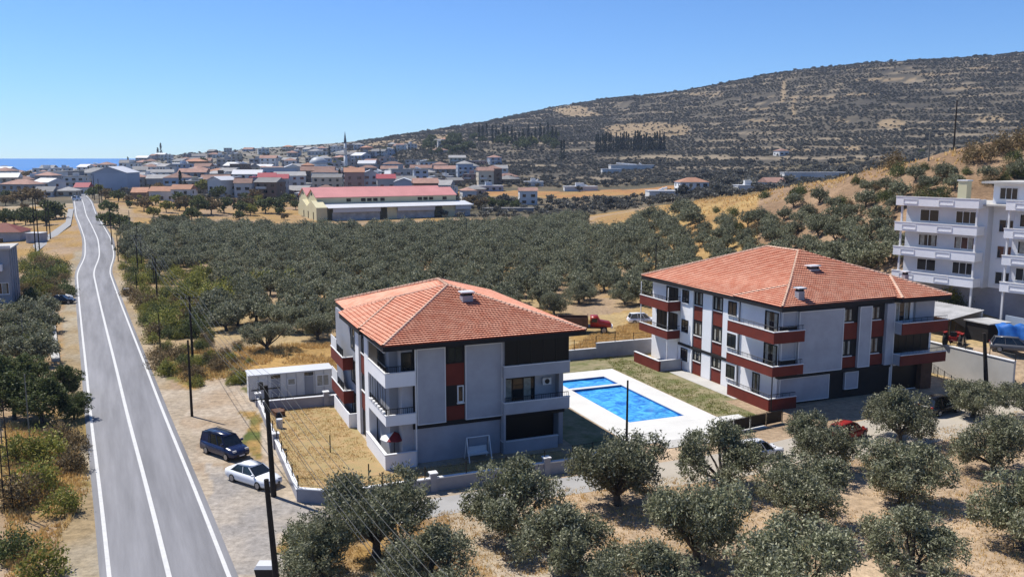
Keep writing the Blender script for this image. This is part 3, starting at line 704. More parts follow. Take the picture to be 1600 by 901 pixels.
# far left balconies
for z0, h_ in ((3.5, .95), (6.7, 1.1)):
    B.balcony([(53.35, 91.0), (53.35, 84.7), (55.2, 84.7)], z0, h_, .15, (53.5, 55.2, 84.85, 90.9), 'red')
    B.rail([(53.43, 90.9), (53.43, 84.8), (55.1, 84.8)], z0+h_+.08, .42)
B.window('L', 55.25, 85.6, 88.0, 7.0, 9.1, 3, 'dark', 'tglass', False)
B.window('L', 55.25, 85.6, 90.0, 3.9, 6.1, 5, 'dark', 'tglass', False)
m = B.mb(); m.box(53.42, 53.5, 84.8, 84.9, 0, 9.4); m.box(53.42, 53.5, 90.8, 90.9, 3.5, 9.4); m.build('balcony_post', M['trim'], B.r)
tb = B.balcony([(51.9, 89.6), (51.9, 84.0), (55.0, 84.0)], 0, 1.2, .2, (52.1, 55.2, 84.2, 89.6), 'red')
B.face('F', 84.0, 52.15, 54.9, 0, 1.18, -.02, -.001, 'side_panel', M['wall'], tb)
B.mb().tube((54.95, 84.95, 0), (54.95, 84.95, 9.4), .07, n=6).build('rainwater_pipe', M['trim'], B.r)
N, R1, V_, FN, FR, FL, BP, NA, FA, MM_, J2 = (54.5,66.5,z),(68.9,66.9,z),(69.3,66.3,z),(75.8,66.2,z),(75.8,91.8,z),(54.0,91.8,z),(54.45,74.1,z),(64.9,77.0,13.95),(64.8,82.1,13.95),(58.1,70.0,11.42),(71.7,70.5,11.65)
roof(B, [(p[0], p[1]) for p in (N, R1, V_, FN, FR, FL, BP)],
     [[N,R1,J2,NA,MM_],[N,MM_,BP],[BP,MM_,NA,FA,FL],[V_,FN,J2],[R1,V_,J2],[FN,FR,FA,NA,J2],[FR,FL,FA]],
     [(N,MM_),(MM_,NA),(MM_,BP),(NA,FA),(FA,FL),(FA,FR),(FN,J2),(J2,NA),(J2,V_)], z, .45)
chimney(B, 63.2, 72.6, 12.15, 1.1, .8, .45, B.r); chimney(B, 57.5, 67.7, 10.5, .7, .6, .75, B.r)
chimney(B, 73.9, 70.6, 11.2, .5, .5, .5, B.r)

# ------------------------------------------------------------------ balcony apartment block on the right
cx, cy = (1523-800)/1387*105, 105.0
CR = math.atan2(-.82, .57)
C = Bld('apartment_block', 0, 0, 'white four storey apartment block with long balconies at the right edge', 'building', CR, (cx, cy), 5.0)
# local +x runs along the facade toward the camera, facade faces local -y
def cb(name, m, *a, parent=None): return C.box(name, m, *a, parent)
M['block'] = mat('block_render', (.88,.89,.93), .85, .12, .4)
cb('wall', M['block'], -8.7, 1.6, .95, 11, 3.6, 13.4); cb('undercroft', M['cwall'], -8.2, 16, 2.4, 11, -1, 3.599)
cb('recess_wall', M['white'], 1.601, 4.599, 2.2, 11, 3.6, 13.6)
cb('right_wall', M['block'], 4.6, 17, .95, 11, 3.6, 13.4)
cb('penthouse', M['white'], 1.2, 17, 2.6, 10, 13.4, 16.0)
cb('roof', M['lconcrete'], .2, 17.6, 1.6, 10.6, 16.0, 16.25)
cb('roof_slab', M['lconcrete'], -9.3, 17, .2, 11.3, 13.4, 13.6)
ch = cb('chimney', M['yellow'], -3.1, -2.0, 2.5, 3.6, 13.6, 16.2); cb('chimney_cap', M['trim'], -3.2, -1.9, 2.4, 3.7, 16.2, 16.35, parent=ch)
for k, zt in enumerate((4.75, 7.85, 10.95, 14.15)):
    for a0, a1 in ((-9.2, 1.3), (4.4, 17.0)):
        bal = C.mb().box(a0, a1, -.75, -.6, zt-1.05, zt).box(a0, a0+.15, -.6, .95, zt-1.05, zt).box(a1-.15, a1, -.6, .95, zt-1.05, zt).box(a0+.15, a1-.15, -.6, .95, zt-1.05, zt-.9).build('balcony', M['white'], C.r)
        m = C.mb().box(a0-.05, a1+.05, -.8, -.55, zt+.002, zt+.1); m.build('coping', M['trim'], bal)
        x = a0+1.0
        while x < a1-2:
            q = C.mb()
            q.box(x, x+1.9, -.8, -.752, zt-.28, zt-.2); q.box(x, x+1.9, -.8, -.752, zt-.82, zt-.74); q.box(x, x+.08, -.8, -.752, zt-.74, zt-.28); q.box(x+1.82, x+1.9, -.8, -.752, zt-.74, zt-.28)
            q.build('relief_frame', M['trim'], bal); x += 4.6
    if k < 3:
        for a0, a1, pts_ in ((-6.8, -4.4, 2), (-2.2, .3, 3), (5.3, 7.9, 3), (9.5, 12, 2), (13, 15.5, 3)):
            C.window('F', .95, a0, a1, zt+.25, zt+1.65, pts_, 'trim', 'glass', False, k == 1)
        C.window('F', 2.2, 2.4, 4.0, zt-.6, zt+.8, 2, 'trim', 'glass', True)
    else: C.window('F', 2.6, 2.0, 4.0, 14.2, 15.5, 3, 'trim', 'glass', False)
for x in (-8.6, .9, 4.6):
    m = C.mb().box(x, x+.2, -.5, -.3, 0, 3.7); 
    for zt in (4.75, 7.85, 10.95): m.box(x, x+.2, -.5, -.3, zt+.1, zt+2.05)
    m.build('balcony_post', M['trim'], C.r)
d_ = C.mb(); d_.tube((8.6, 3.0, 16.25), (8.6, 3.0, 16.9), .04, n=5); st = d_.build('dish_mast', M['black'], C.r)
C.mb().loft([[(8.6+.02*q+.45*math.cos(t)*k_, 2.85-.1*q, 17.1+.45*math.sin(t)*k_) for t in np.linspace(0, 6.283, 12, endpoint=False)] for q, k_ in ((0, .1), (.6, .7), (1.2, 1))], False).build('satellite_dish', M['trim'], C.r)

# ------------------------------------------------------------------ house on the left edge
dx, dy = gp(20, 474, 0)
D = Bld('left_house', 0, 0, 'grey two storey flat-roofed house cut by the left edge of the view', 'house', RU, (dx, dy), 0)
D.r.name = 'flat_roofed_house'
D.box('wall', M['wall2'], -12, 0, 0, 9.5, 0, 9.0)
D.box('roof', M['lconcrete'], -12.3, .3, -.3, 9.8, 9.0, 9.25); D.box('parapet', M['trim'], -12.3, .3, -.32, -.05, 9.252, 9.7)
D.box('balcony', M['white'], -12, -1.0, -1.3, 0, 5.6, 6.7)
D.window('F', 0, -3.3, -.4, 1.7, 3.5, 3, 'trim', 'glass', True, True); D.window('F', 0, -3.4, -1.7, 6.9, 8.3, 2, 'trim', 'glass', False, True)
D.window('F', 0, -9, -6, 1.6, 3.3, 3, 'trim', 'glass', True)
m = D.mb()
for k in range(4): m.box(-.002, .12, .9+k*2.3, 1.15+k*2.3, 0, 9.0)
m.build('pilaster', M['cwall'], D.r)
ux_, uy_ = gp(14, 393, 0)
E_ = Bld('red_roofed_house', 0, 0, 'low house under a dark red hip roof behind the grey house at the left edge', 'house', .2, (ux_-9, uy_+4), 0)
E_.box('wall', M['wall'], -8, 9, 0, 9, 0, 4.6)
E_.mb().add([(-8.6,-.6,4.6),(9.6,-.6,4.6),(9.6,9.6,4.6),(-8.6,9.6,4.6),(-3.5,4.5,6.8),(4.5,4.5,6.8)], [(0,1,5,4),(1,2,5),(2,3,4,5),(3,0,4),(0,3,2,1)]).build('roof', M['red'], E_.r)
E_.window('F', 0, -4, -2, 1.5, 3, 2, 'trim', 'glass', True); E_.window('F', 0, 3, 5, 1.5, 3, 2, 'trim', 'glass', True)
hx, hy = gp(42, 392, 0)
H_ = Bld('utility_hut', 0, 0, 'small white boxy hut in the dry grass beside the side track', 'hut', -.1, (hx, hy), float(hz(hx, hy))-.1)
H_.box('wall', M['wall'], 0, 3.9, 0, 3.2, 0, 2.6); H_.box('roof', M['whitesheet'], -.15, 4.05, -.15, 3.35, 2.6, 2.75); H_.face('F', 0, .5, 1.4, 0, 2.0, -.04, 0, 'door', M['cwall'])

# ------------------------------------------------------------------ factory
fx, fy = gp(508, 346, 0)
F_ = Bld('factory', 0, 0, 'long yellow factory hall with pink double-gabled roof and white lean-to canopy beyond the olive grove', 'factory', math.radians(27), (fx, fy), 0)
L_ = 60.
def hall(y0, y1, x0, x1, e, a, mr, mw, name):
    w_ = F_.mb().loft([[(x, y0, 0), (x, y1, 0), (x, y1, e), (x, (y0+y1)/2, a), (x, y0, e)] for x in (x0, x1)]).build(name, mw, F_.r)
    F_.mb().loft([[(x, y0-.3, e+.02), (x, (y0+y1)/2, a+.05), (x, y1+.3, e+.02), (x, y1+.3, e+.2), (x, (y0+y1)/2, a+.28), (x, y0-.3, e+.2)] for x in (x0-.4, x1+.4)]).build('roof', mr, F_.r)
hall(8, 22, -1, L_-2, 8.6, 11.6, M['pink'], M['yellow'], 'front_hall'); hall(22.05, 36, -1, L_-2, 8.6, 11.8, M['pink'], M['yellow'], 'rear_hall')
F_.mb().loft([[(x, 1, 0), (x, 15.5, 0), (x, 15.5, 5.2), (x, 8.2, 7.6), (x, 1, 5.2)] for x in (-3, 1.2)]).build('gabled_end', M['yellow'], F_.r)
F_.mb().loft([[(x, 15.55, 0), (x, 30, 0), (x, 30, 5.2), (x, 22.8, 7.6), (x, 15.55, 5.2)] for x in (-3, 1.2)]).build('gabled_end', M['yellow'], F_.r)
for y in (5, 13, 20): F_.face('L', -3, y, y+1.1, 0, 3.4, -.05, 0, 'door', M['black'])
F_.mb().loft([[(x, -1.2, 4.9), (x, 8.2, 6.2), (x, 8.2, 6.4), (x, -1.2, 5.1)] for x in (1.2, L_+2)]).build('canopy_roof', M['whitesheet'], F_.r)
F_.box('canopy_back_wall', M['yellow'], 1.2, L_, 7.0, 7.9, 0, 6.1)
for a0, a1 in ((3, 22), (29, 45), (54, 61)):
    F_.box('fascia_sheet', M['whitesheet'], a0, a1, -.9, -.8, 3.3, 4.8); F_.box('front_wall', M['tin'], a0, a1, .2, .4, 0, 3.2)
F_.box('canopy_bay', M['yellow'], 25, 29, .0, .4, 0, 4.8); F_.box('canopy_bay', M['yellow'], 48.5, 54, .0, .4, 0, 4.8)
for k, a in enumerate((11, 17, 19.5, 22, 25, 41, 43.5, 46, 52)): F_.window('F', 8, a, a+1.7, 7.0, 8.1, 1, 'dark', 'glass', False)
for y in (15, 29): F_.face('L', -1, y-.8, y+.8, 9.3, 10.3, -.06, 0, 'gable_window', M['glass'])

# ------------------------------------------------------------------ walls, fences, cabin
def gwall(name, pts, h, label, th=.22, coping=True, pillars=(), z=0, posts=None, mw='cwall'):
    x0, y0 = xy(*pts[0]); r = empty(name, (x0, y0, z), RU, label, 'wall'); u0, v0 = pts[0]
    for k, (p, q) in enumerate(zip(pts, pts[1:])):
        p_ = Vector((p[0]-u0, p[1]-v0, 0)); q_ = Vector((q[0]-u0, q[1]-v0, 0)); d = (q_-p_); L = d.length; d.normalize(); n_ = Vector((-d.y, d.x, 0))*th/2
        def sl(e, a, b_, g=0): 
            m = MB(); c = [p_-d*g-n_*e, q_+d*g-n_*e, q_+d*g+n_*e, p_-d*g+n_*e]; m.add([(v.x, v.y, a) for v in c]+[(v.x, v.y, b_) for v in c], [(0,3,2,1),(4,5,6,7),(0,1,5,4),(1,2,6,5),(2,3,7,6),(3,0,4,7)]); return m
        sl(1, 0, h).build('wall_segment', M[mw], r)
        if coping: sl(1.5, h+.002, h+.08).build('coping', M['trim'], r)
    for (a, b_) in pillars:
        m = MB(u0, v0); m.box(a-.24, a+.24, b_-.24, b_+.24, 0, h+.42); pl = m.build('pillar', M['cwall'], r)
        m = MB(u0, v0); m.box(a-.3, a+.3, b_-.3, b_+.3, h+.422, h+.5); m.build('pillar_cap', M['trim'], pl)
    if posts:
        sp, ph, wires = posts
        for (p, q) in zip(pts, pts[1:]):
            L = math.dist(p, q); n_ = max(1, round(L/sp))
            for k in range(n_+1):
                a = p[0]+(q[0]-p[0])*k/n_; b_ = p[1]+(q[1]-p[1])*k/n_
                MB(u0, v0).tube((a, b_, h), (a, b_, h+ph), .045, n=5).build('fence_post', M['black'], r)
            m = MB(u0, v0)
            for k in range(wires): zz = h+ph*(k+.6)/wires; m.tube((*p, zz), (*q, zz), .012, n=4)
            if wires: m.build('fence_wire', M['black'], r)
    return r
gwall('garden_wall', [(8.2,86.6),(8.2,60.55)], .85, 'long low white garden wall running from the road corner back to the site cabin', pillars=[(8.2,86.6),(8.2,73)], posts=(2.9,.95,3))
gwall('garden_wall', [(8.2,60.55),(10.7,58.95),(29.6,58.8)], .95, 'pale grey garden wall with pillars along the front of the near house', pillars=[(10.7,58.95),(17.6,58.88),(26.6,58.82)], posts=(3.1,1.0,2))
gwall('garden_wall', [(8.4,84.6),(15.7,84.3)], .95, 'low garden wall in front of the site cabin', pillars=[(14.4,84.35)])
gwall('garden_wall', [(31.0,93.1),(48.6,93.05)], 1.15, 'left lower half of the wall behind the swimming pool', posts=(2.9,1.3,3))
gwall('garden_wall', [(48.6,93.05),(59.0,93.0)], 1.75, 'right taller half of the wall behind the swimming pool', posts=(2.6,1.0,3))
gwall('retaining_wall', [(UWALL,62.0),(UWALL,80.0)], 3.45, 'tall pale retaining wall below the parked cars at the right', th=.3, posts=(3.,.9,2), mw='lconcrete')
gwall('pool_fence', [(29.8,60.4),(36.2,61.9),(36.3,62.3)], .35, 'low wall with dark pickets between the near house and the pool deck')
def fence(name, p, q, h, label, sp=.16, z=0, rails=2, panel=None, post=2.0):
    x0, y0 = xy(*p); r = empty(name, (x0, y0, z), RU, label, 'fence'); L = math.dist(p, q); d = ((q[0]-p[0])/L, (q[1]-p[1])/L)
    def P(s_, zz): return (d[0]*s_, d[1]*s_, zz)
    n_ = max(1, round(L/post))
    for k in range(n_+1): MB().tube(P(L*k/n_, 0), P(L*k/n_, h+.08), .04, n=5).build('fence_post', M['black'], r)
    m = MB()
    for k in range(rails): m.tube(P(0, .15+(h-.15)*k/(rails-1)), P(L, .15+(h-.15)*k/(rails-1)), .022, n=4)
    m.build('fence_rail', M['black'], r)
    if panel:
        for k in range(n_):
            a = P(L*k/n_+.08, .12); b_ = P(L*(k+1)/n_-.08, .12); nn = (-d[1]*.02, d[0]*.02)
            MB().add([(a[0],a[1],.12),(b_[0],b_[1],.12),(b_[0],b_[1],h-.05),(a[0],a[1],h-.05),(a[0]+nn[0],a[1]+nn[1],.12),(b_[0]+nn[0],b_[1]+nn[1],.12),(b_[0]+nn[0],b_[1]+nn[1],h-.05),(a[0]+nn[0],a[1]+nn[1],h-.05)], [(0,1,2,3),(7,6,5,4),(0,4,5,1),(1,5,6,2),(2,6,7,3),(3,7,4,0)]).build('fence_panel', M[panel], r)
    elif sp:
        m = MB(); s_ = 0
        while s_ < L: m.tube(P(s_, .1), P(s_, h), .012, n=4, cap=False); s_ += sp
        m.build('pickets', M['black'], r)
    return r
fence('picket_fence', (29.9,61.0), (37.4,61.6), 1.1, 'dark picket fence at the near corner of the pool yard', z=.1)
fence('metal_gate', (41.2,60.3), (43.8,60.3), 1.1, 'thin barred metal gate in front of the pool deck', sp=.3)
fence('panel_fence', (44.2,61.8), (52.2,63.0), 1.25, 'black panelled fence in front of the larger house garden', panel='tglass', post=1.9)
fence('wire_fence', (75.6,63.5), (UWALL-.3,72.0), 1.1, 'thin dark fence at the foot of the retaining wall', sp=.5)
sheet('concrete_forecourt', [(38.5,60.6),(44,60.6),(44,62.3),(38.5,62.3)], .05, M['lconcrete'])
S_ = Bld('site_cabin', 7.6, 88.8, 'white prefabricated site cabin with flat white roof behind the garden', 'cabin')
S_.box('wall', M['cont'], 7.6, 15.9, 88.8, 91.2, .1, 2.5); S_.box('roof', M['whitesheet'], 7.5, 16.0, 88.65, 91.3, 2.5, 2.62)
for a in (10.2, 13.5):
    S_.face('F', 88.8, a-.45, a+.45, .15, 2.0, -.04, 0, 'door', M['wall2']); S_.face('F', 88.8, a-.45, a+.45, 2.08, 2.42, -.05, 0, 'transom_window', M['glass'])
S_.window('F', 88.8, 8.4, 9.0, 1.0, 1.9, 1, 'trim', 'glass', False); S_.window('F', 88.8, 11.4, 12.1, 1.3, 1.9, 1, 'trim', 'curtain', False); S_.window('F', 88.8, 14.3, 15.5, .9, 2.0, 2, 'trim', 'curtain', False)
m = S_.mb()
for k in range(10): m.box(7.55+k*.93, 7.6+k*.93, 88.76, 88.8, .1, 2.5)
m.build('panel_joint', M['cwall'], S_.r)
# clutter by the cabin
m = MB(); m.tube((0,0,0),(0,0,.5),.26,.3,10); m.tube((0,0,.5),(0,0,.9),.3,.14,10)
o = m.build('water_drum', M['black']); o.location = (*xy(9.4, 80.5), 0); tag(o, 'black drum standing behind the long garden wall nearest the site cabin', 'drum')
o = MB().tube((0,0,0),(0,0,.85),.28,.3,10).build('water_drum', M['whitesheet']); o.location = (*xy(9.2, 78.6), 0); tag(o, 'white drum beside the black drum behind the garden wall', 'drum')
o = MB().box(0,.9,0,1.3,0,.5).box(.2,1.4,1.4,2.1,0,.25).build('rubble_pile', M['rust']); o.location = (*xy(9.3, 82.0), 0); o.rotation_euler = (0,0,.6); tag(o, 'low heap of rusty scrap in the garden corner below the site cabin', 'scrap')
for k, (a, b_) in enumerate(((12.2, 70.2), (13.6,62.2))):
    o = MB().tube((0,0,0),(0,0,1.5),.05,n=5).build('garden_stake', M['black']); o.location = (*xy(a, b_), 0)
    tag(o, ('thin black stake standing alone in the dry garden', 'thin black stake in the garden close to the front wall')[k], 'stake', 'stakes in the dry garden')
# swing bench
W_ = Bld('swing_bench', 22.0, 64.0, 'white garden swing bench under a frame against the blue shaded wall', 'swing')
m = W_.mb()
for a in (22.0, 23.9):
    m.tube((a, 63.4, 0), (a, 64.1, 1.9), .05); m.tube((a, 64.7, 0), (a, 64.1, 1.9), .05)
m.tube((22.0, 64.1, 1.9), (23.9, 64.1, 1.9), .05); m.build('frame', M['trim'], W_.r)
W_.box('seat', M['trim'], 22.15, 23.75, 63.8, 64.3, .5, .6); W_.box('backrest', M['trim'], 22.15, 23.75, 64.32, 64.42, .5, 1.05)
m = W_.mb()
for a in (22.15, 23.75): m.tube((a, 64.1, 1.88), (a, 64.05, .55), .02)
m.build('hanger', M['black'], W_.r)
# umbrella on the corner terrace
Q_ = Bld('garden_umbrella', 16.6, 66.2, 'dark red and white umbrella over the near house corner terrace', 'umbrella')
Q_.mb().tube((16.6,66.2,0),(16.6,66.2,2.3),.03).build('pole', M['black'], Q_.r)
n8 = 8; ctr = (16.6,66.2,2.45)
for k in range(n8):
    t0, t1 = 2*math.pi*k/n8, 2*math.pi*(k+1)/n8
    P = [ctr, (16.6+1.15*math.cos(t0), 66.2+1.15*math.sin(t0), 1.95), (16.6+1.15*math.cos(t1), 66.2+1.15*math.sin(t1), 1.95)]
    Q_.mb().add(P+[(p[0], p[1], p[2]-.03) for p in P], [(0,1,2),(5,4,3),(1,4,5,2)]).build('canopy_panel', M['trim' if k in (2,3,4) else 'umb'], Q_.r)

# ------------------------------------------------------------------ vehicles (local +x forward)
def wheel(root, x, y, r=.32, wd=.22):
    s_ = 1 if y > 0 else -1
    o = MB(x, y, r).tube((x, y-wd/2, r), (x, y+wd/2, r), r, n=14).build('wheel', M['tyre'], root, True); o.location = (x, y, r)
    MB().tube((0, s_*wd*.5, 0), (0, s_*(wd*.5+.015), 0), r*.66, n=12).build('rim', M['rim'], o)
def vehicle(name, label, cat, loc, rz, L, Wd, H, paint_, kind='sedan', z=0, group=None):
    r = empty(name, (loc[0], loc[1], z), rz, label, cat, group); P = M[paint_]; h = Wd/2; q = H/1.46
    if kind == 'sedan': st = [(-.5,.62,.86,.80),(-.485,.34,.93,.92),(-.40,.22,.97,.99),(-.2,.2,.93,1),(.1,.2,.92,1),(.22,.2,.90,1),(.36,.2,.82,.98),(.46,.24,.72,.90),(.5,.34,.58,.76)]; gh = (-.36,.23,-.22,.06,.90)
    elif kind == 'van': st = [(-.5,.40,1.0,.93),(-.49,.28,1.05,.97),(-.2,.24,1.03,1),(.1,.24,1.02,1),(.25,.24,1.0,1),(.38,.26,.93,.97),(.47,.3,.80,.90),(.5,.36,.66,.80)]; gh = (-.488,.27,-.465,.12,.99)
    else: st = [(-.5,.42,.92,.86),(-.48,.30,1.0,.95),(-.2,.26,1.0,1),(.1,.26,.99,1),(.24,.26,.97,1),(.38,.26,.90,.98),(.47,.3,.78,.9),(.5,.38,.64,.8)]; gh = (-.46,.24,-.39,.08,.97)
    rings = []
    for x, zb, zt, k in st:
        zt *= q if kind == 'sedan' else H/1.75; w_ = h*k; X = x*L
        rings.append([(X,-w_*.9,zb),(X,-w_,zb+.14),(X,-w_,zb+(zt-zb)*.62),(X,-w_*.93,zt-.04),(X,-w_*.6,zt),(X,w_*.6,zt),(X,w_*.93,zt-.04),(X,w_,zb+(zt-zb)*.62),(X,w_,zb+.14),(X,w_*.9,zb)])
    MB().loft(rings).build('body', P, r, True)
    x0, x1, x2, x3, _ = gh; zb = (.90*q if kind == 'sedan' else .98*H/1.75); zr = H-.06
    def gr(x, wk, zz): return (x*L, wk*h, zz)
    c = [gr(x0,-.88,zb),gr(x1,-.88,zb),gr(x1,.88,zb),gr(x0,.88,zb),gr(x2,-.70,zr),gr(x3,-.70,zr),gr(x3,.70,zr),gr(x2,.70,zr)]
    MB().add(c, [(4,5,6,7),(0,1,5,4),(1,2,6,5),(2,3,7,6),(3,0,4,7)]).build('windows', M['glass'], r)
    MB().loft([[(x2*L-.05,-.69*h,zr-.03),(x2*L-.05,0,zr+.01),(x2*L-.05,.69*h,zr-.03)],[(x2*L,-.73*h,zr),(x2*L,0,zr+.06),(x2*L,.73*h,zr)],[(x3*L*.5+x2*L*.5,-.75*h,zr+.02),((x3+x2)*.5*L,0,zr+.09),((x3+x2)*.5*L,.75*h,zr+.02)],[(x3*L,-.72*h,zr),(x3*L,0,zr+.06),(x3*L,.72*h,zr)],[(x3*L+.07,-.69*h,zr-.04),(x3*L+.07,0,zr+.0),(x3*L+.07,.69*h,zr-.04)]]).build('roof_panel', P, r, True)
    m = MB()
    for sy in (-1, 1):
        for a, b_ in ((4, 0), (5, 1)):
            p, t = Vector(c[a]), Vector(c[b_]); p.y = sy*abs(p.y)*1.01; t.y = sy*abs(t.y)*1.01; m.tube(p, t, .04, n=4)
        for f in ((.52,) if kind == 'sedan' else (.40, .72)):
            xt = (x2+(x3-x2)*f)*L; xb = (x0+(x1-x0)*f)*L; m.tube((xt, sy*.71*h, zr), (xb, sy*.89*h, zb), .035, n=4)
    if kind == 'van':      # the solid rear quarter of a panel van
        for sy in (-1, 1):
            m.add([(x0*L,sy*.89*h,zb),(-.26*L,sy*.89*h,zb),(-.26*L,sy*.715*h,zr),(x2*L,sy*.715*h,zr)], [(0,1,2,3)])
    m.build('pillars', P, r)
    for x in (-.30*L, .31*L):
        for y in (-h+.1, h-.1): wheel(r, x, y, .33 if kind != 'sedan' else .32)
    for sy in (-1, 1):
        MB().box(.455*L,.485*L,sy*h*.62-.16,sy*h*.62+.16,.60*q,.72*q).build('headlight', M['lamp'], r)
        MB().box(-.502*L,-.485*L,sy*h*.70-.12,sy*h*.70+.12,.70*q,.86*q).build('tail_light', M['rlamp'], r)
        MB().box(.20*L,.235*L,sy*(h+.02)-.09,sy*(h+.02)+.09,.95*q,1.08*q).build('wing_mirror', P, r)
    MB().box(.494*L,.506*L,-.45,.45,.36,.5).build('grille', M['black'], r)
    MB().box(.507*L,.512*L,-.24,.24,.40,.50).build('number_plate', M['trim'], r)
    if kind == 'van':
        m = MB()
        for sy in (-1, 1): m.tube((-.40*L, sy*.62*h, zr+.14), (.05*L, sy*.62*h, zr+.14), .03, n=5)
        m.build('roof_rail', M['black'], r)
    return r
def by_wheels(rear, front, z, L, Wd, side=-1):
    a = Vector((*gp(*rear, z), 0)); b_ = Vector((*gp(*front, z), 0)); d = (b_-a).normalized(); c = (a+b_)/2+Vector((-d.y, d.x, 0))*(-side)*Wd/2
    return (c.x, c.y), math.atan2(d.y, d.x)
loc, rz = by_wheels((319,708), (356,721), 0, 4.4, 1.8); vehicle('parked_van', 'navy blue small van with roof rails parked beside the road', 'van', loc, rz, 4.5, 1.85, 1.83, 'cblue', 'van')
loc, rz = by_wheels((360,752), (404,766), 0, 4.7, 1.8); vehicle('parked_car', 'white sedan parked on the gravel next to the wooden power pole', 'car', loc, rz, 4.7, 1.82, 1.46, 'cwhite', 'sedan')
vehicle('parked_car', 'white car on the dusty track, half hidden behind an olive tree', 'car', gp(1183,714), RU+.05, 4.3, 1.8, 1.5, 'cwhite', 'suv')
vehicle('parked_car', 'dark car with red roof glint on the track behind olive trees', 'car', gp(1324,684), RU+.3, 4.2, 1.75, 1.5, 'cred', 'suv')
vehicle('parked_car', 'black car on the track at the right, by the end of the larger house', 'car', gp(1468,644), RU+.15, 4.5, 1.85, 1.7, 'cblack', 'suv')
vehicle('parked_car', 'silver grey car parked above the retaining wall by the blue tarpaulin', 'car', gp(1583,549,3.4), -.42, 4.6, 1.85, 1.6, 'cgrey', 'suv', z=3.4)
vehicle('parked_car', 'white car behind the silver one above the retaining wall', 'car', gp(1601,533,3.5), -.42, 4.6, 1.85, 1.55, 'cwhite', 'suv', z=3.45)
vehicle('parked_car', 'black car tucked under the roadside bushes on the left of the road', 'car', gp(97,474), .15, 4.2, 1.75, 1.45, 'cblack', 'sedan')
vx, vy = gz(113,314); vehicle('distant_van', 'tiny white van far away where the road meets the town', 'van', (roadx(vy)-2.2, vy), math.pi/2, 4.8, 1.9, 2.1, 'cwhite', 'van', z=float(hz(roadx(vy), vy))+.06)
vehicle('parked_car', 'white car parked in dry grass beside the larger house', 'car', gp(1003,505), .1, 4.3, 1.8, 1.6, 'cwhite', 'suv')
# tipper truck
tx, ty = gp(922, 519); t_ = empty('tipper_truck', (tx, ty, 0), -.08, 'old red tipper truck with rusty bed standing in golden grass', 'truck')
MB().box(-4.2, 2.0, -1.0, 1.0, .75, .95).build('chassis', M['black'], t_)
m = MB(); m.box(-4.6,-.3,-1.25,-1.15,1.0,2.2).box(-4.6,-.3,1.15,1.25,1.0,2.2).box(-4.6,-4.5,-1.15,1.15,1.0,2.2).box(-.4,-.3,-1.15,1.15,1.0,2.45).box(-4.5,-.4,-1.15,1.15,1.0,1.1); m.build('tipper_bed', M['rust'], t_)
MB().loft([[(x,-.95*k,.9),(x,-.95*k,zt*.8),(x,-.8*k,zt),(x,.8*k,zt),(x,.95*k,zt*.8),(x,.95*k,.9)] for x, zt, k in ((0,2.35,1),(1.0,2.4,1),(1.35,1.75,1),(2.6,1.55,.9),(2.9,1.3,.75))]).build('cab', M['cred'], t_, True)
MB().box(.15,.95,-.97,-.955,1.6,2.15).box(.15,.95,.955,.97,1.6,2.15).build('side_window', M['glass'], t_)
MB().box(2.85,3.1,-.8,.8,.75,1.1).build('bumper', M['trim'], t_)
for x, y in ((-3.2,-1.0),(-3.2,1.0),(1.9,-.9),(1.9,.9)): wheel(t_, x, y, .48, .3)
# tractor
tx, ty = gp(1492, 537, 3.5); t_ = empty('tractor', (tx, ty, 3.4), .9, 'red tractor parked above the retaining wall', 'tractor')
MB().loft([[(x,-.38*k,.7),(x,-.38*k,zt),(x,0,zt+.1),(x,.38*k,zt),(x,.38*k,.7)] for x, zt, k in ((-.2,1.35,1),(.9,1.3,1),(1.6,1.2,.85))]).build('bonnet', M['cred'], t_)
MB().box(-1.3,-.2,-.45,.45,.6,1.1).build('rear_body', M['cred'], t_); MB().box(-1.2,-.7,-.3,.3,1.1,1.6).build('seat', M['black'], t_)
MB().tube((-.25,0,1.2),(-.5,0,1.6),.03).tube((.9,.2,1.3),(.9,.2,2.1),.05).build('steering_column', M['black'], t_)
m = MB(); 
for y in (-1.0,.7): m.box(-1.5,-.5,y,y+.3,1.45,1.55)
m.build('mudguard', M['cred'], t_)
for x, y, r_ in ((-1,-.8,.72),(-1,.8,.72),(1.2,-.65,.42),(1.2,.65,.42)): wheel(t_, x, y, r_, .34)
# tin shed, tarp, panels at the right
K_ = Bld('tin_shed', 84.2, 73.2, 'long open shed with pale corrugated tin roof behind the larger house', 'shed', z=3.4)
m = K_.mb(); n_ = 26
for k in range(n_):
    v0 = 73.2+k*.36; m.add([(83.9,v0,2.25),(83.9,v0+.18,2.31),(83.9,v0+.36,2.25),(89.2,v0,3.0),(89.2,v0+.18,3.06),(89.2,v0+.36,3.0)], [(0,3,4,1),(1,4,5,2)])
m.build('corrugated_roof', M['tin'], K_.r)
for v0 in (73.3, 76.3, 79.4, 82.4): K_.box('post', M['wood'], 84.1, 84.25, v0, v0+.15, 0, 2.25)
K_.box('back_wall', M['lconcrete'], 88.8, 89, 73.2, 82.5, 0, 2.9); K_.box('side_wall', M['tin'], 84.3, 88.8, 82.4, 82.55, 0, 2.3); K_.box('edge_beam', M['rust'], 83.88, 83.98, 73.2, 82.5, 2.1, 2.24)
K2 = Bld('storage_shed', 86.0, 69.6, 'dark low shed between the tin shed and the blue tarpaulin', 'shed', z=3.4)
K2.box('wall', M['dark'], 86, 89, 69.9, 72.9, 0, 2.1); K2.box('roof', M['tin'], 85.8, 89.3, 69.6, 73.1, 2.1, 2.22)
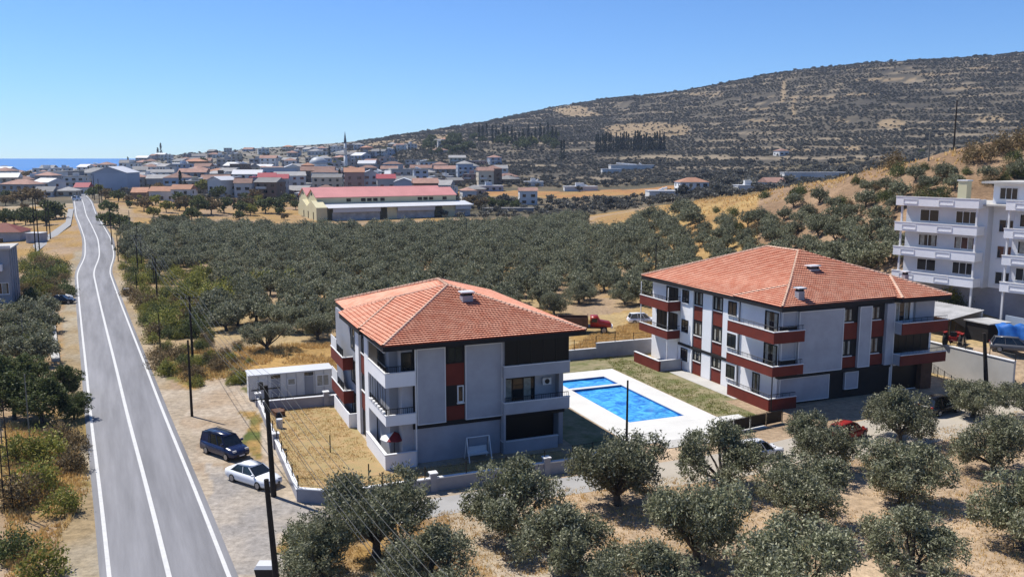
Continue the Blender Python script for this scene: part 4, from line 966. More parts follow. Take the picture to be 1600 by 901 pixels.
K3 = Bld('site_wall', 90.6, 60.0, 'pale blue-grey wall panel behind the parked cars at the right edge', 'wall', z=3.4); K3.box('wall_panel', M['blueroof'], 90.6, 90.8, 58.0, 71.5, 0, 2.6)
tg = []; nx_, ny_ = 12, 9
for i in range(nx_+1):
    for j in range(ny_+1):
        a, b_ = i/nx_, j/ny_; tg.append((a*3.2+.15*math.sin(b_*7), -1.0+b_*1.3+.12*math.sin(a*11), 2.2*(1-b_*.0)-1.9*max(0, .55-b_)*1.6+.14*math.sin(a*13+b_*5)+.10*math.sin(b_*9-a*8)))
F = [(i*(ny_+1)+j, (i+1)*(ny_+1)+j, (i+1)*(ny_+1)+j+1, i*(ny_+1)+j+1) for i in range(nx_) for j in range(ny_)]
o = MB().add(tg, F).build('tarpaulin', M['tarp'], None, True); bx, by = xy(86.6, 69.4); o.location = (bx, by, 3.4); o.rotation_euler = (0, 0, -.35)
s_m = o.modifiers.new('thickness', 'SOLIDIFY'); s_m.thickness = .03; tag(o, 'crumpled bright blue tarpaulin hung beside the parked cars', 'tarpaulin')
# bins
def bin_(px, py, label, rz=0, z=0):
    r = empty('waste_bin', (*gp(px, py, z), z), rz, label, 'bin')
    MB().loft([[(-.45,-.35,.12),(.45,-.35,.12),(.45,.35,.12),(-.45,.35,.12)],[(-.6,-.45,1.1),(.6,-.45,1.1),(.6,.45,1.1),(-.6,.45,1.1)]]).build('body', M['plastic'], r)
    MB().loft([[(-.62,-.47,1.105),(.62,-.47,1.105),(.62,.47,1.105),(-.62,.47,1.105)],[(-.5,-.35,1.28),(.5,-.35,1.28),(.5,.35,1.28),(-.5,.35,1.28)]]).build('lid', M['whitesheet'], r)
    for x in (-.4,.4): MB().tube((x,-.3,.1),(x,-.36,.1),.1,n=8).build('castor', M['tyre'], r)
bin_(199, 461, 'dark waste bin with white lid on the roadside verge'); bin_(418, 912, 'dark waste bin with white lid at the foot of the near pole')
o = MB().loft([[(-.5,-.4,0),(.5,-.4,0),(.5,.4,0),(-.5,.4,0)],[(-.45,-.4,.5),(.55,-.3,.5),(.4,.4,.6),(-.5,.3,.5)],[(-.1,-.1,.85),(.2,-.1,.8),(.15,.15,.8),(-.1,.1,.9)]]).build('sack', M['whitesheet'], None, True)
o.location = (*gp(105, 469), 0); o.scale = (1.8,1.4,1.2); tag(o, 'white sack beside the black car left of the road', 'sack')
o = MB().box(0,.9,0,12.5,0,1.0).build('white_kerb_wall', M['trim']); a = gp(86,491); b_ = gp(96,565)
L0 = math.dist(a, b_); o.data = MB().box(0,.9,0,L0,0,.35).mesh('white_kerb_wall', M['lconcrete']); o.location = (*b_, 0); o.rotation_euler = (0,0,math.atan2(a[1]-b_[1], a[0]-b_[0])-math.pi/2); o.location.x -= 1.2
tag(o, 'long low white slab beside the road under the left orchard', 'slab')

# ------------------------------------------------------------------ poles and cables
def pole(x, y, h, label, arm=False, m_='wood', lean=(0, 0), r0=.14, name='utility_pole', rz=0, group=None):
    z0 = float(hz(x, y)); r = empty(name, (x, y, z0), rz, label, 'pole', group)
    MB().tube((0, 0, -.3), (lean[0], lean[1], h), r0*1.25, r0*.85, 8).build('shaft', M[m_], r)
    if arm:
        for k, zz in enumerate((h-.25, h-.95)):
            a_ = MB().tube((lean[0]-1.0, lean[1], zz), (lean[0]+1.0, lean[1], zz), .05, n=5).build('crossarm', M[m_], r)
            for q in (-.95, -.45, .45, .95):
                MB().tube((lean[0]+q, lean[1], zz+.03), (lean[0]+q, lean[1], zz+.25), .045, .03, 6).build('insulator', M['ceramic'], a_)
    return r
def cable(P, Q, name, parent, sag=.8, r=.016):
    m = MB(); n_ = 14; P = Vector(P); Q = Vector(Q); prev = P
    for k in range(1, n_+1):
        f = k/n_; c = P.lerp(Q, f); c.z -= sag*4*f*(1-f); m.tube(prev, c, r, n=4, cap=False); prev = c
    return m.build(name, M['wire'], parent)
D0 = Vector((20.7, -41.4)); PA = Vector((-17.1, 60.2)); arz = math.atan2(D0.x, -D0.y)*0+math.radians(27)
names = ['wooden power pole with two crossarms at the garden corner by the white sedan', 'power pole with two crossarms among the bushes, second from the garden corner', 'power pole with crossarms, third from the garden corner along the road', 'power pole with crossarms, fourth from the garden corner near the waste bin']
pts = []
for k in range(4):
    q = PA-D0*k; pole(q.x, q.y, 8.0 if k else 8.2, names[k], True, 'wood', (-.25, 0) if k == 0 else (0, 0), .17 if k == 0 else .13, rz=arz, group='power poles carrying the cables')
    pts.append(q)
pts = [PA+D0]+pts
for k in range(4):
    a, b_ = pts[k], pts[k+1]; r = empty('power_line', (a.x, a.y, 0), 0, ('bundle of cables passing over the foreground olive trees', 'bundle of cables from the garden corner pole back to the next', 'cables between the second and third power poles', 'cables between the third and fourth power poles')[k], 'power line', 'spans of the power line')
    off = Vector((math.cos(arz), math.sin(arz)))
    for q, zz in ((-.95,8.15),(-.45,8.15),(.45,8.15),(.95,8.15),(-.7,7.45),(.5,7.45)):
        za = float(hz(a.x, a.y))+zz; zb = float(hz(b_.x, b_.y))+zz
        cable((off.x*q, off.y*q, za), (b_.x-a.x+off.x*q, b_.y-a.y+off.y*q, zb), 'cable', r, .9)
x, y = gp(442, 1000); pole(x, y, 8.4, 'tall dark pole rising from the bottom edge of the view', False, 'wood', (-.55, .2), .15)
PL = [((300,650),7.3,'dark pole standing alone on the verge by the gravel lot',.11),((251,551),4.9,'thin dark pole beside the yellow bushes',.07),((215,470),5.0,'thin roadside pole just past the waste bin',.07),((241,444),5.6,'thin pole at the left edge of the grove',.08),
 ((185,409),6.,'roadside pole with the bin well in front of it',.1),((222,421),6.4,'dark pole rising out of the grove edge',.1),((175,383),9.,'tall roadside pole nearest the asphalt on the right',.12),((188,374),6.5,'short pole behind the tall roadside pole',.1),((204,376),8.,'pale pole beyond the dark hedge',.1),
 ((216,394),7.,'pole beside the dark hedge end',.1),((148,313),11,'first of the far poles where the road ends',.14),((156,326),11,'second of the far poles beside the road end',.13),((160,327),9,'third of the far poles beside the road end',.12),((729,381),7,'thin pole standing in the middle of the olive grove',.1),((491,391),7,'thin pole standing in the left part of the olive grove',.1),
 ((74,371),10,'dark pole left of the side track',.12),((79,374),10.5,'dark pole beside the side track, right of its twin',.12),((38,552),5.,'thin pole among the left orchard trees',.05),((48,703),6.5,'thin grey pole at the edge of the big dark bush',.05),((5,716),6.5,'thin leaning pole at the left edge of the view',.05),
 ((1024,440),7.2,'black pole rising behind the larger house roof',.11),((979,690),5.4,'dark lamp post at the near corner of the swimming pool',.09)]
for (px, py), h, lab, r0 in PL:
    x, y = gz(px, py) if py < 470 else gp(px, py); pole(x, y, h, lab, False, 'cpole' if r0 == .05 or 'pale' in lab else 'wood', (0, 0), r0, 'lamp_post' if 'lamp' in lab else 'utility_pole')
for px, d, h, lab, mm_ in ((1451,168,5.5,'pale concrete pole on the golden ridge','cpole'),(1489,170,9.6,'tall dark pole on the golden ridge against the hill','wood')):
    pole((px-800)/1387*d, d, h, lab, False, mm_, (0,0), .14)
x, y = gp(1546, 562, 3.4); pole(x, y, 6.2, 'thick leaning dark green pole above the retaining wall', False, 'wood', (-.7, .1), .2)
# H shaped and lattice poles on the left
x, y = gp(60, 407); r = empty('lattice_pole', (x, y, float(hz(x, y))), .1, 'tall double dark pole with crossbar by the white hut', 'pole')
for q in (-.5,.5): MB().tube((q,0,0),(q*.5,0,14),.14,.1,6).build('shaft', M['wood'], r)
MB().tube((-1.3,0,13.2),(1.3,0,13.2),.08,n=5).build('crossarm', M['wood'], r)
x, y = gp(14, 800); r = empty('lattice_pole', (x, y, 0), .3, 'ladder-like lattice pole at the lower left edge', 'pole')
m = MB()
for q in (-.28,.28): MB().tube((q,0,0),(q*.6,0,8),.05,.04,5).build('shaft', M['wood'], r)
for k in range(11): m.tube((-.27,0,.6+k*.68),(.27,0,.6+k*.68),.035,n=4)
m.build('rungs', M['wood'], r)

# ------------------------------------------------------------------ foliage
def leaves(C, rad, per, L, Wd, rng, up=.35, flat=1.):
    n_ = len(C)*per; c = np.repeat(C, per, 0); rr = np.repeat(rad, per)[:, None]
    p = c+rng.normal(size=(n_, 3))*rr*.5*np.array([1, 1, flat])
    d = rng.normal(size=(n_, 3))+(p-c)/np.maximum(rr, .01)*.8; d[:, 2] += up; d /= np.linalg.norm(d, axis=1)[:, None]
    s_ = np.cross(d, rng.normal(size=(n_, 3))); s_ /= np.linalg.norm(s_, axis=1)[:, None]
    l_ = (L*rng.uniform(.6, 1.3, n_))[:, None]; w_ = (Wd*rng.uniform(.7, 1.3, n_))[:, None]
    V = np.stack([p-d*l_/2, p+s_*w_/2, p+d*l_/2, p-s_*w_/2], 1).reshape(-1, 3)
    return V, np.arange(n_*4).reshape(-1, 4)
def crown_olive(rng, nl, nc, per, L, Wd, R=3., zc=3.0, zs=1.35, s0=.45, s1=.68, l0=.34, l1=.54):
    C = []; lob = []
    for k in range(nl):
        a = 2*math.pi*k/(nl-2)+rng.uniform(-.4,.4); rr = R*rng.uniform(s0, s1)*(1 if k < nl-2 else .25); lob.append((rr*math.cos(a), rr*math.sin(a), zc+zs*rng.uniform(-.45,.45)+(.65 if k >= nl-2 else 0), R*rng.uniform(l0, l1)))
    for x, y, z_, r_ in lob:
        v = rng.normal(size=(nc, 3)); v /= np.linalg.norm(v, axis=1)[:, None]; q = rng.uniform(.35, 1, nc)[:, None]**.5
        C.append(np.array([x, y, z_])+v*q*r_*np.array([1, 1, .85]))
    C = np.concatenate(C); return leaves(C, np.full(len(C), .34), per, L, Wd, rng), lob
def trunk_mesh(name, lob, rng, h0=1.0, r0=.26, mat_='bark', thin=1):
    m = MB(); j = Vector((rng.uniform(-.15,.15), rng.uniform(-.15,.15), h0)); m.tube((0,0,-.3), j*.5, r0*1.2, r0*.9, 8); m.tube(j*.5, j, r0*.9, r0*.8, 8, False)
    for x, y, z_, r_ in lob[::thin]:
        e = Vector((x, y, z_)); mid = j.lerp(e, .5)+Vector((rng.uniform(-.2,.2), rng.uniform(-.2,.2), -.1))
        m.tube(j-Vector((0,0,.1)), mid, r0*.5, r0*.3, 6, False); m.tube(mid, e, r0*.3, r0*.1, 5, False)
        for q in range(2): m.tube(mid, e+Vector((rng.uniform(-.7,.7), rng.uniform(-.7,.7), rng.uniform(-.2,.6))), r0*.2, r0*.06, 4, False)
    return m.mesh(name, M[mat_], True)
def make_kind(key, n_, fn, leafm, thin=1, h0=1.0, r0=.26):
    out = []
    for k in range(n_):
        rng = np.random.default_rng(hash_(key)+k*17); (V, F), lob = fn(rng)
        out.append((npmesh('crown', V, F, M[leafm]), trunk_mesh('trunk', lob, rng, h0, r0, thin=thin)))
    return out
def hash_(s_): return sum(ord(c)*(i+3) for i, c in enumerate(s_)) % 99991
OL_NEAR = make_kind('near', 5, lambda r: crown_olive(r, 14, 42, 27, .23, .085, 3.2, 2.6, 2.1, .34, .84, .24, .42), 'olive', 1, .8)
OL_MID = make_kind('mid', 4, lambda r: crown_olive(r, 9, 34, 12, .40, .17, 3.15, 2.6, 1.7), 'olive', 2, .8)
def crown_bush(r, R, H, nc, per, L, Wd):
    v = r.normal(size=(nc, 3)); v /= np.linalg.norm(v, axis=1)[:, None]; v[:, 2] = np.abs(v[:, 2]); q = r.uniform(.3, 1, nc)[:, None]**.5
    k = 1+.25*np.sin(3*np.arctan2(v[:, 1], v[:, 0])+r.uniform(0, 6))[:, None]
    C = v*q*k*np.array([R, R, H])*r.uniform(.8, 1.1, (nc, 1)); C[:, 2] += .15
    return leaves(C, np.full(nc, .32*R), per, L, Wd, r, .6), [(R*.3, 0, H*.5, 1), (-R*.3, .2, H*.5, 1), (0, -.3, H*.6, 1)]
def with_mat(lst, m_):
    out = []
    for c, t in lst: q = c.copy(); q.materials.clear(); q.materials.append(M[m_]); out.append((q, t))
    return out
BUSH = make_kind('bush', 3, lambda r: crown_bush(r, 1.4, 1.7, 90, 16, .24, .11), 'broad', 1, .3, .1)
BUSH_LIME = with_mat(BUSH, 'lime'); BUSH_BROWN = with_mat(BUSH, 'brownleaf')
BROAD = make_kind('broad', 3, lambda r: crown_olive(r, 11, 44, 20, .30, .17, 3.2, 2.9, 2.3), 'broad', 1, 1.3, .22)
BROAD_FAR = make_kind('broadfar', 3, lambda r: crown_olive(r, 8, 24, 9, .62, .34, 3.2, 2.9, 2.3), 'broad', 2, 1.3, .2)
LIME_FAR = with_mat(BROAD_FAR, 'lime'); BROWN_FAR = with_mat(BROAD_FAR, 'brownleaf')
def crown_cyp(r):
    nc = 70; z_ = r.uniform(.6, 9, nc); rr = (1-z_/9.6)**.6*.85; a = r.uniform(0, 6.28, nc); C = np.stack([rr*np.cos(a)*.6, rr*np.sin(a)*.6, z_], 1)
    return leaves(C, rr*.7+.15, 9, .7, .3, r, 1.5), [(0, 0, 7, 1)]
CYP = make_kind('cyp', 2, crown_cyp, 'cypress', 1, .8, .15)
def crown_far(r): (V, F), lob = crown_olive(r, 5, 9, 5, 1.1, .6, 2.8, 1.8, 1.2); return (V, F), lob
SCRUB = make_kind('scrub', 2, crown_far, 'scrub', 3)
def tree(kind, x, y, s_, label, cat='olive tree', group=None, name='olive_tree', z=None, sz=None, i=None):
    v = RND.randrange(len(kind)) if i is None else i % len(kind); z = float(hz(x, y)) if z is None else z
    r = empty(name, (x, y, z-.05), RND.uniform(0, 6.28), label, cat, group); r.scale = (s_, s_, sz or s_)
    link('trunk', kind[v][1], r); c = link('crown', kind[v][0], r); return r
# foreground olives: base pixel, crown radius in metres, height factor, label
FG = [(797,842,3.1,1.22,'tall rounded olive tree in front of the near house, right of the dry hedge'),(965,788,3.45,1.1,'broad olive tree on the bare soil below the pool deck'),
 (893,905,3.1,1.0,'low olive tree at the bottom centre, right of the tall rounded one'),(588,868,3.3,1.15,'dense olive tree under the cables at the bottom'),(500,905,2.5,1.0,'small leafy olive at the bottom beside the tall dark pole'),
 (672,935,3.0,.95,'olive tree cut by the bottom edge under the cables'),(1090,880,3.15,1.25,'tall open olive tree at the bottom right of centre'),(1128,765,3.2,1.1,'olive tree hiding the nose of the white car'),
 (1257,820,3.15,1.05,'olive tree with forked pale trunk in the middle of the orchard'),(1275,735,3.0,1.1,'dense olive tree in front of the red car'),(1403,690,3.1,1.1,'olive tree with slanting trunks in front of the larger house end'),
 (1408,785,3.3,1.0,'wide olive tree in the second row with bare limbs showing'),(1425,905,2.9,1.0,'neat olive tree at the bottom right on pale soil'),(1240,960,3.3,1.1,'olive tree cut by the bottom edge, right of centre'),
 (1552,738,3.1,1.05,'olive tree near the right edge with two thin trunks'),(1600,858,3.3,1.15,'large olive tree cut by the lower right corner'),(1520,652,2.7,1.0,'olive tree in front of the retaining wall'),
 (1010,975,3.0,1.0,'olive tree barely rising above the bottom edge'),(1607,655,2.5,1.0,'small olive tree on the right edge by the track')]
for k, (px, py, R_, hf, lab) in enumerate(FG):
    x, y = gp(px, py); s_ = R_/3.0*1.0; tree(OL_NEAR, x, y, s_, lab, group='olive trees in the foreground orchard', sz=s_*hf*.92, i=k)
# the small dry hedge and plants at the bottom left
def bush(kind, px, py, s_, label, group=None, name='bush', cat='bush', sz=None):
    x, y = gz(px, py) if py < 460 else gp(px, py); return tree(kind, x, y, s_, label, cat, group, name, sz=sz)
for k, (px, py, s_, kd, lab) in enumerate([(462,848,.7,BUSH,'small dark bush beside the lane mouth'),(478,880,.8,BUSH_LIME,'yellow-green weeds by the bottom edge pole'),(535,800,.8,BUSH,'dark bush at the corner of the lane under the cables'),(560,830,1.0,BUSH,'leafy bush merging with the olive under the cables')]): bush(kd, px, py, s_, lab)
# left side growth
LEFT = [(66,660,.80,BROAD,'large dark tree at the left of the road, nearest the asphalt'),(22,655,.90,BROAD,'large dark tree at the left edge'),(98,622,.62,BROAD,'dark leafy tree beside the road below the white slab'),(45,608,.7,BROAD,'dark tree behind the large roadside tree'),(5,615,.75,BROAD,'dark tree cut by the left edge'),(116,655,.5,BROAD,'small dark tree overhanging the road edge')]
for px, py, s_, kd, lab in LEFT: bush(kd, px, py, s_, lab, 'dark trees left of the road', 'broadleaf_tree', 'tree')
for k, (px, py, s_, kd) in enumerate([(30,720,1.1,BUSH_LIME),(75,715,1.2,BUSH_LIME),(95,690,1.0,BUSH_BROWN),(110,735,1.0,BUSH_BROWN),(60,765,1.2,BUSH_LIME),(30,790,1.2,BUSH_BROWN),(100,800,.9,BUSH_LIME),(120,700,.8,BUSH_BROWN),(20,870,1.,BUSH),(70,900,1.,BUSH_LIME),(60,535,1.2,BUSH_LIME),(30,520,1.2,BUSH_LIME),(50,555,1.3,BUSH),(15,540,1.3,BUSH_LIME),(85,450,1.,BUSH_BROWN),(60,440,1.3,BUSH_LIME),(100,440,.9,BUSH_BROWN),(75,425,1.1,BUSH),(50,470,1.1,BUSH),(72,486,1.,BUSH),(40,425,1.2,BUSH_LIME)]):
    bush(kd, px, py, s_, {id(BUSH): 'dark green', id(BUSH_LIME): 'yellow-green', id(BUSH_BROWN): 'brown'}[id(kd)]+' bush left of the road, '+('below the big dark trees' if py > 660 else 'among the left orchard trees' if py > 500 else 'beside the grey house'), 'bushes left of the road')
for k, (px, py) in enumerate([(18,512),(48,508),(30,530),(66,520),(5,528),(58,545),(70,500),(12,550),(30,575),(62,570)]): bush(OL_MID, px, py, .82, 'grey-green olive tree in the small orchard left of the road', 'olive trees left of the road', 'olive_tree', 'olive tree')
for k, (px, py) in enumerate([(5,352),(22,350),(40,352),(58,350),(72,352),(15,345),(50,343),(35,343),(78,344)]): bush(BROAD_FAR, px, py, .8, 'dark tree in the row behind the red-roofed house at the left', 'dark tree row at the left', 'broadleaf_tree', 'tree')
bush(BROAD_FAR, 88, 342, 1.15, 'dark palm-like tree beside the road end', None, 'broadleaf_tree', 'tree'); bush(BROAD_FAR, 78, 335, 1.0, 'dark tree just left of the one by the road end', None, 'broadleaf_tree', 'tree')
for k in range(34):
    bush((BUSH_LIME, BUSH, BUSH_BROWN, BUSH)[k % 4], rs.uniform(36, 104) if k % 3 else rs.uniform(40, 80), rs.uniform(404, 470), rs.uniform(.9, 1.4), 'tangled bush between the grey left house and the road', 'bushes beside the left house')
# shrubs right of the road
def px_road(py): 
    a = [(901,350),(775,305),(650,256),(575,229),(520,207.5),(470,188),(425,172),(370,165)]
    return float(np.interp(-py, [-p[0] for p in a], [p[1] for p in a]))
for py in range(400, 530, 9):
    for px in range(int(px_road(py))+26, 335, 20):
        if rs.random() < .12: continue
        k = rs.random(); kd = BUSH_LIME if k < .45 else BUSH if k < .7 else BUSH_BROWN
        bush(kd, px+rs.uniform(-9, 9), py+rs.uniform(-4, 4), rs.uniform(.75, 1.35), ['yellow-green','dark green','brownish'][(0 if k < .45 else 1 if k < .7 else 2)]+' bush in the scrub right of the road, '+('far part beyond the bin' if py < 450 else 'middle part by the thin poles' if py < 490 else 'near part above the gravel lot'), 'bushes between the road and the olive grove')
for px, py in [(330,470),(350,465),(372,460),(395,455),(345,480),(420,452),(300,455),(315,440),(450,452),(360,447),(390,470),(280,470)]: bush(BUSH_LIME, px, py, 1.7, 'bright yellow-green bush along the near edge of the grove', 'yellow-green bushes in the grove edge')
for px, py in [(238,536),(250,575),(262,585),(285,580),(310,572),(330,565),(352,558),(245,560),(246,520),(275,560),(300,592),(238,505),(340,575),(226,490),(262,545),(290,550)]: bush(BUSH_LIME if rs.random() < .6 else BUSH_BROWN, px, py, rs.uniform(.55, .95), 'low yellowish bush on the verge near the power poles', 'low bushes on the verge')
for px, py, s_ in [(165,352,1.2),(178,356,1.3),(190,360,1.2),(205,365,1.1),(218,368,1.1),(230,372,1.),(270,352,1.),(285,350,1.),(258,350,.9)]: bush(BROAD_FAR, px, py, s_*.7, 'rounded dark bush in the hedge between the road and the grove', 'dark hedge beside the road')
for px, py, kd, s_ in [(290,330,BROWN_FAR,1.2),(310,335,BROAD_FAR,1.4),(330,335,BROWN_FAR,1.3),(350,333,BROAD_FAR,1.2),(375,335,BROAD_FAR,1.1),(415,333,BROAD_FAR,1.3),(436,334,BROAD_FAR,1.3),(300,345,BROAD_FAR,1.),(225,330,BROWN_FAR,1.1),(170,335,BROAD_FAR,1.),(735,325,BROWN_FAR,1.2),(752,328,BROWN_FAR,1.1),(385,328,BROWN_FAR,1.),(765,325,BROAD_FAR,1.),(785,328,BROAD_FAR,.9),(805,328,BROAD_FAR,.9),(280,318,BROAD_FAR,1.),(60,318,BROWN_FAR,1.2),(35,320,BROWN_FAR,1.3),(15,316,BROAD_FAR,1.),(45,312,BROWN_FAR,1.1),(145,310,BROAD_FAR,1.),(165,312,BROWN_FAR,1.),(185,315,BROAD_FAR,1.)]:
    bush(kd, px, py, s_, ('brown' if kd is BROWN_FAR else 'dark green')+' tree in the loose row before the town, '+('left of the road' if px < 130 else 'right of the road end' if px < 260 else 'left of the factory' if px < 500 else 'right of the factory'), 'trees between grove and town', 'broadleaf_tree', 'tree')

for k in range(46):
    px = rs.uniform(168, 470) if k % 4 else rs.uniform(0, 100); x, y = gz(px, rs.uniform(312, 345)); kd = (BROWN_FAR, BROAD_FAR, BROWN_FAR, LIME_FAR)[k % 4]
    if abs(x-float(roadx(min(y, 499)))) > 9: tree(kd, x, y, rs.uniform(.45, .95), 'smaller brown or green tree in the dry plots in front of the town', 'tree', 'small trees in front of the town', 'broadleaf_tree')
# ------------------------------------------------------------------ olive groves (candidates, then the largest 300 stand as individuals)
cand = []
for i in range(-40, 45):
    for j in range(10, 62):
        u = i*6.1+rs.uniform(-1.1, 1.1)+(j % 2)*2; v = j*6.1+rs.uniform(-1.1, 1.1); x, y = xy(u, v)
        if y < 95 or y > 345: continue
        z_ = float(hz(x, y)); px, py = proj(x, y, z_)
        if not (190 < px < 1480): continue
        lo = np.interp(px, [190,215,330,331,530,700,840,940,941,1010,1100,1400,1480], [400,425,450,520,520,500,492,468,470,480,470,440,400])
        hi = np.interp(px, [190,230,300,460,730,950,951,990,1000,1090,1150,1200,1280,1400,1480], [372,366,358,366,362,340,372,366,345,334,338,348,356,378,500])
        if not (hi < py < lo): continue
        if 925 < px < 985 and 325 < py < 372: continue
        gap = vnoise(x+500, y, 16)
        if gap > .86 and y < 220: continue
        cand.append((y, x, z_, px, py))
for _ in range(110):
    px = rs.uniform(1120, 1405); py = rs.uniform(np.interp(px, [1120,1200,1300,1405], [350,352,358,385]), 432); x, y = gz(px, py)
    if all((x-a)**2+(y-b_)**2 > 9 for b_, a, *_ in cand): cand.append((y, x, float(hz(x, y)), px, py))
SC_ = [(1240,325),(1280,318),(1355,303),(1385,300),(1430,283),(1475,282),(1545,283),(1590,278),(1400,330),(1330,345),(1302,330),(1225,345),(1262,340),(1372,352),(1405,312),(1450,300),(1492,296),(1185,350),(1352,325),(1250,352),(1310,350),(1290,362),(1240,366),(1330,366),(1375,372)]
cand.sort(); main = cand[:300-0]; rest = cand[300:]
print('grove candidates', len(cand))
NI = 268
for k, (y, x, z_, px, py) in enumerate(cand[:NI]):
    row = 'nearest rows' if py > 440 else 'middle rows' if py > 405 else 'farther rows'
    reg = 'near the roadside bushes' if px < 360 else 'behind the site cabin' if px < 530 else 'just behind the near house' if px < 780 else 'between the two houses' if px < 1010 else 'behind the larger house'
    lab = f'grey-green olive tree, {row} of the grove, {reg}'; g = f'olive grove trees {reg}'
    q = .78 if px > 1080 and py < 410 else 1.
    if px < 345 and py > 425 and rs.random() < .6: continue
    tree(OL_MID, x, y, q*rs.uniform(.74, 1.02), lab, group=g, z=z_, sz=q*rs.uniform(.78, .98))
for px, py in SC_:
    x, y = gz(px, py); tree(OL_MID, x, y, rs.uniform(.58, .76), 'olive tree standing apart on the bare brown slope left of the white apartment block', group='olive trees on the bare slope')
for px, py in ((1522,250),(1590,226),(1560,236),(1440,236),(1395,258)): x, y = gz(px, py+6); tree(BUSH_BROWN if px != 1440 else BUSH, x, y, 1.9, 'dry brown bush on the golden ridge at the upper right', 'bush', 'bushes on the golden ridge', 'bush')
for k in range(26):
    px = 1478+k*5.; x, y = gz(px, rs.uniform(466, 477)); tree((BUSH_BROWN, BUSH_LIME, BUSH)[k % 3], x, y, rs.uniform(.7, 1.15), 'dusty bush in the strip between the tin shed and the white apartment block', 'bush', 'bushes below the white apartment block', 'bush')
for px, py, lab in ((418,548,'behind the left end of the site cabin'),(497,530,'behind the right end of the site cabin'),(452,518,'between the two olives behind the cabin'),(372,508,'by the power pole left of the cabin'),(525,508,'touching the near house roof corner'),(742,487,'just above the near house roof ridge'),(785,492,'above the right slope of the near house roof'),(866,492,'left of the red tipper truck'),(905,474,'behind the red tipper truck'),(975,478,'behind the white car by the larger house')):
    x, y = gp(px, py); tree(OL_NEAR, x, y, rs.uniform(.82, .98), 'large olive at the grove edge, '+lab, group='olive trees along the open edge of the grove', sz=.85)
for k in range(44):
    px = rs.uniform(236, 400); py = rs.uniform(525, 603)
    if px < 236+(py-525)*.42: continue
    bush((BUSH_LIME, BUSH_LIME, BUSH_BROWN, BUSH)[k % 4], px, py, rs.uniform(.35, .75), ('yellow-green','yellow-green','brown','green')[k % 4]+' weed clump in the dry grass left of the site cabin', 'weed clumps left of the cabin')
for k in range(34):
    px = rs.uniform(1090, 1600); x, y = gz(px, np.interp(px, [1090,1200,1350,1450,1600], [318,305,282,262,240])+rs.uniform(0, 62)); tree((BUSH, BUSH_BROWN, BUSH)[k % 3], x, y, rs.uniform(.6, 1.3), 'small dark bush dotted on the golden slope at the right', 'bush', 'small bushes on the golden slope', 'bush')
# scattering of far trees as geometry-node stuff
def scatter(name, P, S, src, parent=None):
    me = bpy.data.meshes.new(name); me.vertices.add(len(P)); me.vertices.foreach_set('co', np.asarray(P, np.float32).ravel())
    a = me.attributes.new('size', 'FLOAT', 'POINT'); a.data.foreach_set('value', np.asarray(S, np.float32)); me.update()
    o = link(name, me, parent); ng = bpy.data.node_groups.new(name, 'GeometryNodeTree')
    ng.interface.new_socket('Geometry', in_out='INPUT', socket_type='NodeSocketGeometry'); ng.interface.new_socket('Geometry', in_out='OUTPUT', socket_type='NodeSocketGeometry')
    n = ng.nodes; l = ng.links; gi = n.new('NodeGroupInput'); go = n.new('NodeGroupOutput')
    ip = n.new('GeometryNodeInstanceOnPoints'); oi = n.new('GeometryNodeObjectInfo'); oi.inputs['Object'].default_value = src; oi.transform_space = 'ORIGINAL'
    na_ = n.new('GeometryNodeInputNamedAttribute'); na_.data_type = 'FLOAT'; na_.inputs['Name'].default_value = 'size'
    rv = n.new('FunctionNodeRandomValue'); rv.data_type = 'FLOAT_VECTOR'; rv.inputs[0].default_value = (0,0,0); rv.inputs[1].default_value = (0,0,6.28)
    l.new(gi.outputs[0], ip.inputs['Points']); l.new(oi.outputs['Geometry'], ip.inputs['Instance']); l.new(rv.outputs[0], ip.inputs['Rotation']); l.new(na_.outputs[0], ip.inputs['Scale']); l.new(ip.outputs[0], go.inputs[0])
    md = o.modifiers.new('scatter', 'NODES'); md.node_group = ng; tag(o, kind='stuff'); return o
src_mid = tree(OL_MID, *gz(640, 366), 1.0, 'olive tree in the far row just in front of the factory canopy'); src_mid = [c for c in src_mid.children if c.name.startswith('crown')][0]
src_far = tree(SCRUB, *gz(905, 300), 1.0, 'grey-green tree in the flat valley below the white farm sheds', 'tree', None, 'valley_tree'); src_far = [c for c in src_far.children if c.name.startswith('crown')][0]
if len(cand) > NI: o = scatter('far_olive_grove', [(x, y, z_) for y, x, z_, _, _ in cand[NI:]], [rs.uniform(.85, 1.12) for _ in cand[NI:]], src_mid)

